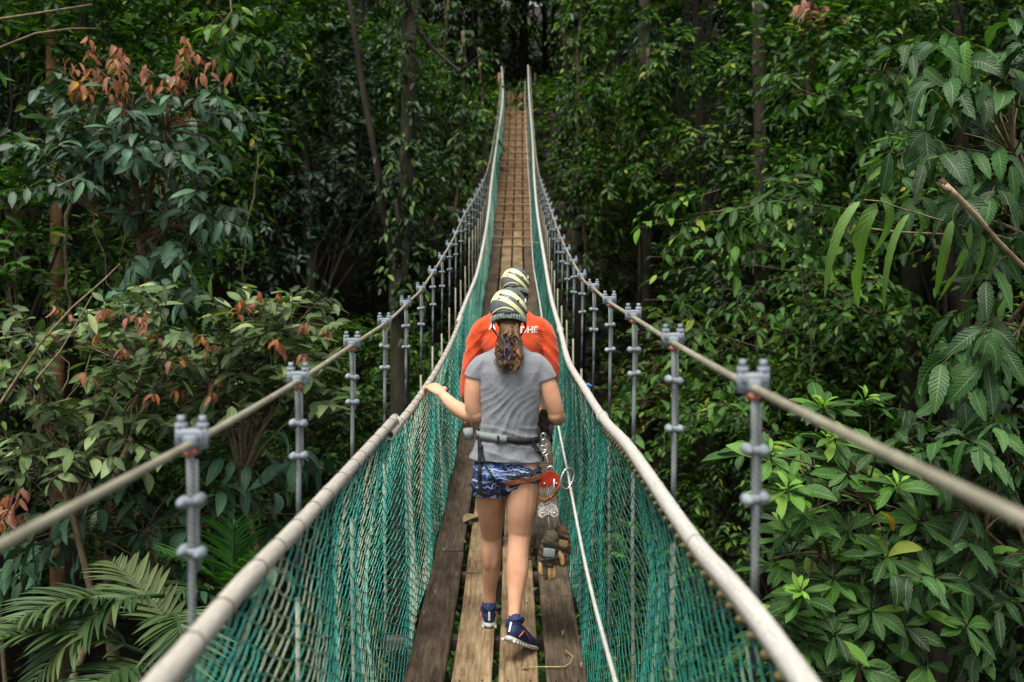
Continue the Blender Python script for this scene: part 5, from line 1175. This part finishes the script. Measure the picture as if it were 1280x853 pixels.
g = G(); g.tube([Vector((-.215, -.01, 1.060)), Vector((-.208, -.01, 1.008))], .024, 16); o = g.build('webbing_roll', MT['web_grey'], WM); g = G(); g.tube([Vector((-.2082, -.01, 1.0105)), Vector((-.2075, -.01, 1.0065))], .0245, 16); g.build('roll_edge', MT['web_black'], o)
hm = helmet(WM, (-.014, .035, 1.640), .0935, .125, .102, .047, .20, -.06)
# hair under the helmet, ponytail
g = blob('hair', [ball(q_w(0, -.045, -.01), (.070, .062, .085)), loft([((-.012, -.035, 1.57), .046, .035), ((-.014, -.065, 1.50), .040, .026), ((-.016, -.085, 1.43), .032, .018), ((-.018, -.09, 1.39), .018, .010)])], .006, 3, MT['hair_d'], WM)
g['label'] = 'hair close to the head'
curls(WM, (-.012, -.060, 1.575), (-.018, -.118, 1.352), .036, .056, 520, 4, MT['hair'], .026)
g = G(); c_ = Vector((-.020, -.152, 1.437))
g.tube([c_+Vector((.016*math.cos(t), -.002*math.sin(t*2), .028*math.sin(t))) for t in np.linspace(0, 2*math.pi, 20)], .0028, 6); g.tube([c_+Vector((-.004+.012*math.cos(t), -.004, .045+.022*math.sin(t))) for t in np.linspace(0, 2*math.pi, 16)], .0026, 6); g.build('hair_tie', MT['tie_v'], WM)
zl = deck(5.10).z-(CZ-1.82)
shoe(WM, (-.117, .235, zl+.004), (-.04, 1, 0), .0, (MT['shoe_blue'], MT['sole'], MT['shoe_pink'], MT['white']), .25, label='navy trail shoe flat on the plank')
shoe(WM, (-.006, -.205, .093), (.50, .85, 0), .46, (MT['shoe_blue'], MT['sole'], MT['shoe_pink'], MT['white']), .25, label='navy trail shoe with heel lifted')
for c0 in (((-.115, .258, .085), (-.115, .255, .125)), ((.002, -.168, .145), (.006, -.15, .175))):
    g = G(); g.tube([Vector(c0[0]), Vector(c0[1])], [.034, .033], 14); g.build('sock', MT['shoe_blue'], WM)

# ---- the man in front of her
hM = deck(6.3).z; MN = empty('person', (0, 6.3, hM), 'man in orange long-sleeved shirt and striped helmet walking ahead of the woman', 'person', None); k0 = CZ-hM
mp_ = lambda px, py: ((px-640)/197.5, k0+(340-py)/197.5)
mt_l = limbL([(-.34, .02, .97, .032), (-.345, .05, .93, .030)]); 
mb = [limbL([(-.10, 0, .90, .10), (-.10, .12, .50, .065), (-.11, .10, .12, .04)]), limbL([(.10, 0, .90, .10), (.09, -.02, .50, .065), (.08, -.12, .12, .04)]), loft([((0, 0, .9), .16, .11), ((0, 0, 1.2), .17, .11), ((0, 0, 1.42), .14, .08)]), limbL([(.02, 0, 1.44, .062), (.022, .02, 1.52, .060), (.025, .03, 1.60, .062)]),
      limbL([(-.275, .02, 1.12, .034), (-.289, .01, 1.0, .030), (-.285, .05, .92, .027)]), limbL([(.25, .03, 1.12, .034), (.25, .12, 1.06, .032), (.225, .22, 1.02, .027)])]
mb += hand((-.285, .05, .92), (.25, .55, -.8), (-.9, .2, -.3), (.2, .7, .6), .185, .9, .0095)+hand((.225, .22, 1.02), (-.5, .8, 0), (.4, .2, .9), (-.3, .2, .9), .185, .8, .0095)
hl_, q_m = head_lofts((.022, .045, 1.648), .078, .12); mbody = blob('body', mb+hl_, .0065, 4, MT['skin_m'], MN); face_parts(q_m, MN)
def man_folds(co, no):
    x, y, z = co[:, 0], co[:, 1], co[:, 2]; ax = np.abs(x); sn = lambda a: 1-2*np.abs(np.sin(a/2))**.7; f = .003*np.clip((ax-.13)/.05, 0, 1)*sn((z*.75+ax*.9)*95+2*np.sin(z*15))+.003*np.clip((1.38-z)/.1, 0, 1)*np.sin((x*.7+z*.6)*60+np.sin(x*21)*2)
    co = co.copy(); co[:, 0] *= .93; co[:, 2] += .055*np.clip((z-1.0)/.35, 0, 1); f += .003*np.exp(-((ax-.19)/.035)**2)*sn(z*120+ax*40); return co+no*f[:, None]
ms = blob('long_sleeved_shirt', [loft([((0, .0, .90), .185, .13), ((0, .0, 1.0), .175, .125), ((0, 0, 1.15), .180, .125), ((0, 0, 1.28), .222, .122), ((0, 0, 1.36), .226, .110), ((.005, 0, 1.41), .200, .088), ((.008, 0, 1.445), .155, .075), ((.012, .005, 1.48), .105, .064), ((.018, .01, 1.51), .072, .060)]),
      SLV([(-.13, 0, 1.372, .066), (-.19, 0, 1.362, .066), (-.238, 0, 1.31, .062), (-.272, .0, 1.20, .058), (-.300, .0, 1.08, .053), (-.315, .01, .97, .044)]),
      SLV([(.13, 0, 1.372, .066), (.19, 0, 1.362, .066), (.238, 0, 1.31, .062), (.262, .0, 1.20, .058), (.275, .03, 1.10, .052), (.25, .17, 1.04, .038)])], .0065, 5, MT['orange'], MN, man_folds)
tr = blob('trousers', [loft([((0, 0, .96), .165, .12), ((0, 0, .86), .17, .125)]), limbL([(-.095, 0, .86, .105), (-.10, .12, .50, .078), (-.11, .10, .14, .062)]), limbL([(.095, 0, .86, .105), (.09, -.02, .50, .078), (.08, -.12, .14, .062)])], .008, 3, MT['khaki'], MN)
helmet(MN, (.022, .040, 1.697), .0925, .125, .102, .048, .16, -.05)
blob('hair', [ball(q_m(0, -.03, .0), (.078, .078, .085))], .008, 2, MT['hair_d'], MN)
shoe(MN, (-.11, .06, deck(6.4).z-hM+.004), (-.1, 1, 0), 0, (MT['boot'], MT['boot'], MT['boot'], MT['boot']), .28); shoe(MN, (.08, -.14, deck(6.2).z-hM+.004), (.1, 1, 0), 0, (MT['boot'], MT['boot'], MT['boot'], MT['boot']), .28)
bm_ = bvh_of([ms])
def print_text(txt, x0, zc, size, name='shirt_lettering'):
    cu = bpy.data.curves.new('txt', 'FONT'); cu.body = txt; cu.size = size; cu.offset = .0016; cu.resolution_u = 3; o = bpy.data.objects.new('tmp', cu); COL.objects.link(o)
    dg = bpy.context.evaluated_depsgraph_get(); dg.update(); me = bpy.data.meshes.new_from_object(o.evaluated_get(dg)); bpy.data.objects.remove(o)
    bm = bmesh.new(); bm.from_mesh(me); bmesh.ops.triangulate(bm, faces=bm.faces); bmesh.ops.subdivide_edges(bm, edges=bm.edges[:], cuts=2)
    for v in bm.verts:
        x, z = x0+v.co.x, zc+v.co.y; h = bm_.ray_cast(Vector((x, -1, z)), Vector((0, 1, 0))); v.co = (h[0]+Vector((0, -.0022, 0))) if h[0] is not None else Vector((x, -.12, z))
    bm.to_mesh(me); bm.free(); me.materials.append(MT['white']); return link(name, me, ms)
print_text('A', mp_(611.5, 0)[0], mp_(0, 411)[1], .062); print_text('DHE', mp_(650, 0)[0], mp_(0, 415)[1], .056)

# ---- gear hanging from the woman's harness
def PG(px, py, z=4.80): return P(px, py, z)
def plate(outline, z, th, mat, name, parent, B, holes=()):
    g = G(); n = len(outline); Fv = [PG(px, py, z) for px, py in outline]; Bk = [v+Vector((0, th, 0)) for v in Fv]
    g.add(Fv+Bk, [tuple(range(n)), tuple(n+k for k in reversed(range(n)))]+[(k, n+k, n+(k+1) % n, (k+1) % n) for k in range(n)]); o = g.build(name, mat, parent, origin=B, smooth=False)
    bv_ = o.modifiers.new('b', 'BEVEL'); bv_.width = .0012; bv_.segments = 2; return o
def carab(name, label, px, py, rx, ry, rot, z, parent=None, r=.0052, mat='steel', cat='carabiner', pln=(1, 0, 0)):
    c = PG(px, py, z); g = G(); u = Vector(pln).normalized(); pts = []
    for t in np.linspace(0, 2*math.pi, 29):
        e_ = abs(math.cos(t))**.8*math.copysign(1, math.cos(t)); x = rx*e_; y = ry*math.sin(t)*(1+.12*math.cos(t)); pts.append(c+u*(x*math.cos(rot)-y*math.sin(rot))+Vector((0, 0, x*math.sin(rot)+y*math.cos(rot))))
    g.tube(pts, r, 8, cap=False)
    if parent is not None: return g.build(name, MT[mat], parent, origin=parent.location)
    o = g.build(name, MT[mat], None, origin=c); props(o, label, cat)
    g2 = G(); g2.tube(pts[8:13], r*1.45, 8); g2.build('gate_sleeve', MT[mat], o, origin=c); return o
# pulleys
def pulley(label, px, py, s_, mat, z):
    c = PG(px, py, z); t = empty('trolley_pulley', c, label, 'pulley'); sc = lambda l: [(px+a_*s_, py+b_*s_) for a_, b_ in l]
    ol = [(-13, 8), (-13.5, 0), (-10, -7), (-5, -10), (0, -11), (5, -10), (10, -6), (13, 1), (12.5, 8), (8, 11), (4, 8), (0, 6), (-4, 8), (-8, 11)]
    plate(sc(ol), z-.012, .003, mat, 'side_plate', t, c); plate(sc(ol), z+.012, .003, mat, 'side_plate', t, c)
    for q in (-7.5, 7.5):
        p = PG(px+q*s_, py+4*s_, z); g = G(); g.tube([p+Vector((0, -.008, 0)), p+Vector((0, .011, 0))], .012*s_, 16); w_ = g.build('wheel', MT['steel'], t, origin=c)
        g = G(); g.tube([p+Vector((0, -.017, 0)), p+Vector((0, -.012, 0))], .0055, 6); g.build('axle_bolt', MT['steel'], w_, origin=c)
    return t
pulley('red trolley pulley hanging at her right hip', 688, 600, 1.0, MT['red_al'], 4.80); pulley('white spotted trolley pulley hanging under the red one', 685.5, 637, 1.0, MT['spots'], 4.80)
carab('carabiner', 'silver carabiner clipped round the white safety cord', 709, 598, .037, .050, -.5, 4.74, pln=(.8, .6, 0))
carab('carabiner', 'small silver carabiner at the top of the red pulley', 688, 589, .017, .022, 0, 4.80, r=.004)
lk = empty('lanyard', PG(683, 548, 4.80), 'dark chain and steel cable lanyard linking her belt to the pulleys and gloves', 'lanyard'); B_ = lk.location
for i, (px, py) in enumerate([(679, 546), (681, 553), (680, 560), (682, 567)]): carab('link', None, px, py, .010, .016, i*.7, 4.80, lk, .0035, pln=(1, .5*(i % 2), 0))
g = G(); g.tube([PG(682, 568), PG(685, 578), PG(687, 588)], .003, 6); g.tube([PG(686, 606), PG(684.5, 620), PG(684, 630)], .004, 6); g.tube([PG(685, 644), PG(686, 655), PG(687, 668)], .0035, 6); g.build('cable', MT['steel'], lk, origin=B_)
g = G(); g.tube([PG(673, 621, 4.79), PG(680, 626, 4.78), PG(690, 621, 4.78), PG(697, 612, 4.77), PG(701, 604, 4.76)], .0075, 8); g.build('sling', MT['web_orange'], lk, origin=B_)
g = G(); g.tube([PG(693, 599, 4.77), PG(692, 612, 4.77), PG(694, 620, 4.77)], .006, 8); g.build('link_plate', MT['steel'], lk, origin=B_)
g = G()
for i in range(3): g.tube([PG(681, 540+i*2, 4.85), PG(688+i, 552, 4.84), PG(691-i*2, 535, 4.83), PG(689, 522+i*3, 4.86)], .005, 6)
g.build('coil', MT['web_black'], lk, origin=B_)
def blobw(name, label, cat, lofts_px, mat, voxel=.004, smooth=3):
    pass
def glove(label, px, py, z, s_, flip=1, mat='glove', tip='glove_tan'):
    c = PG(px, py, z); t = empty('work_glove', c, label, 'glove', None); q = s_*z/F
    lf = [loft([((0, 0, -2*q), 10*q, 6*q), ((flip*-2*q, 0, -14*q), 13*q, 7*q), ((flip*-3*q, 0, -28*q), 14*q, 7*q), ((flip*-3*q, 0, -37*q), 13*q, 6*q)])]
    blob('palm', lf, .003, 3, MT[mat], t, lambda co, no: co+no*(.0018*np.sin(co[:, 2]*210+co[:, 0]*120))[:, None])
    for i, (dx, ln) in enumerate(((-10, 9), (-4.5, 14), (1, 15), (6.5, 13))):
        x0 = flip*-3*q+dx*q; f_ = limbL([(x0, 0, -35*q, 3.6*q), (x0+.4*q*dx*.2, -2*q, -(42+ln*.3)*q, 3.6*q), (x0+.3*q, -3*q, -(40+ln)*q, 3.0*q)], 10); g = G(); g.add(*f_); g.build('finger', MT[tip] if i != 1 else MT[mat], t)
    th_ = limbL([(flip*9*q, 0, -22*q, 4*q), (flip*14*q, -1*q, -29*q, 3.8*q), (flip*15*q, -2*q, -36*q, 3.2*q)], 10); g = G(); g.add(*th_); g.build('thumb', MT[tip], t)
    cf = loft([((0, 0, 2*q), 9*q, 5.5*q), ((0, 0, -5*q), 10.8*q, 6.5*q)]); g = G(); g.add(*cf); cu = g.build('cuff', MT[mat], t)
    g = G(); g.box((flip*-2*q, -7.2*q, -10*q), (20*q, 1.4*q, 4*q), Matrix.Rotation(.35, 3, 'Y'), .001); g.box((flip*-3*q, -7.6*q, -29*q), (22*q, 1.4*q, 3*q), Matrix.Rotation(-.2, 3, 'Y'), .001); g.build('strap', MT['web_black'], cu)
    g = G(); g.box((flip*-3*q, -7.0*q, -20*q), (15*q, 1.6*q, 11*q), Matrix.Rotation(.1, 3, 'Y'), .0015); g.build('back_pad', MT['glove_tan'] if mat != 'glove' else MT['web_grey'], t)
    return t
glove('olive-brown work glove hanging lowest beside her right knee', 689, 670, 4.78, .95, 1); glove('second darker glove tucked behind the front one at her right knee', 701, 662, 4.86, .8, -1, 'boot', 'glove')
# olive pouch tucked under her right arm; orange clips in the man's left hand
pc = PG(682, 528, 4.95); po = blob('pouch', [loft([((0, 0, .045), .032, .025), ((0, 0, 0), .040, .032), ((.005, 0, -.05), .030, .026)])], .004, 3, MT['glove'], None, lambda co, no: co+no*(.003*np.sin(co[:, 2]*160+co[:, 0]*90))[:, None]); po.location = pc; props(po, 'crumpled olive pouch hanging behind her right elbow', 'pouch')
cc_ = P(584, 524, 6.25)
for i, (px, py, ro) in enumerate([(583, 522, .3), (588, 528, 1.1), (592, 521, 2.0)]):
    c = P(px, py, 6.2); g = G(); g.tube([c+Vector((.024*math.cos(t)*math.cos(ro), .01*math.sin(t*2), .034*math.sin(t)+.01*math.cos(t))) for t in np.linspace(0, 2*math.pi, 18)], .0055, 6); o = g.build('clip', noisy('orange_clip', 'a5501c', 'd9752c', 40, .4, .3) if i != 1 else MT['boot'], None, origin=c); o.name = 'carabiner'
    props(o, ['orange carabiner in the left hand of the man ahead', 'dark brown carabiner in the left hand of the man ahead', 'orange carabiner nearest the grey webbing roll'][i], 'carabiner')
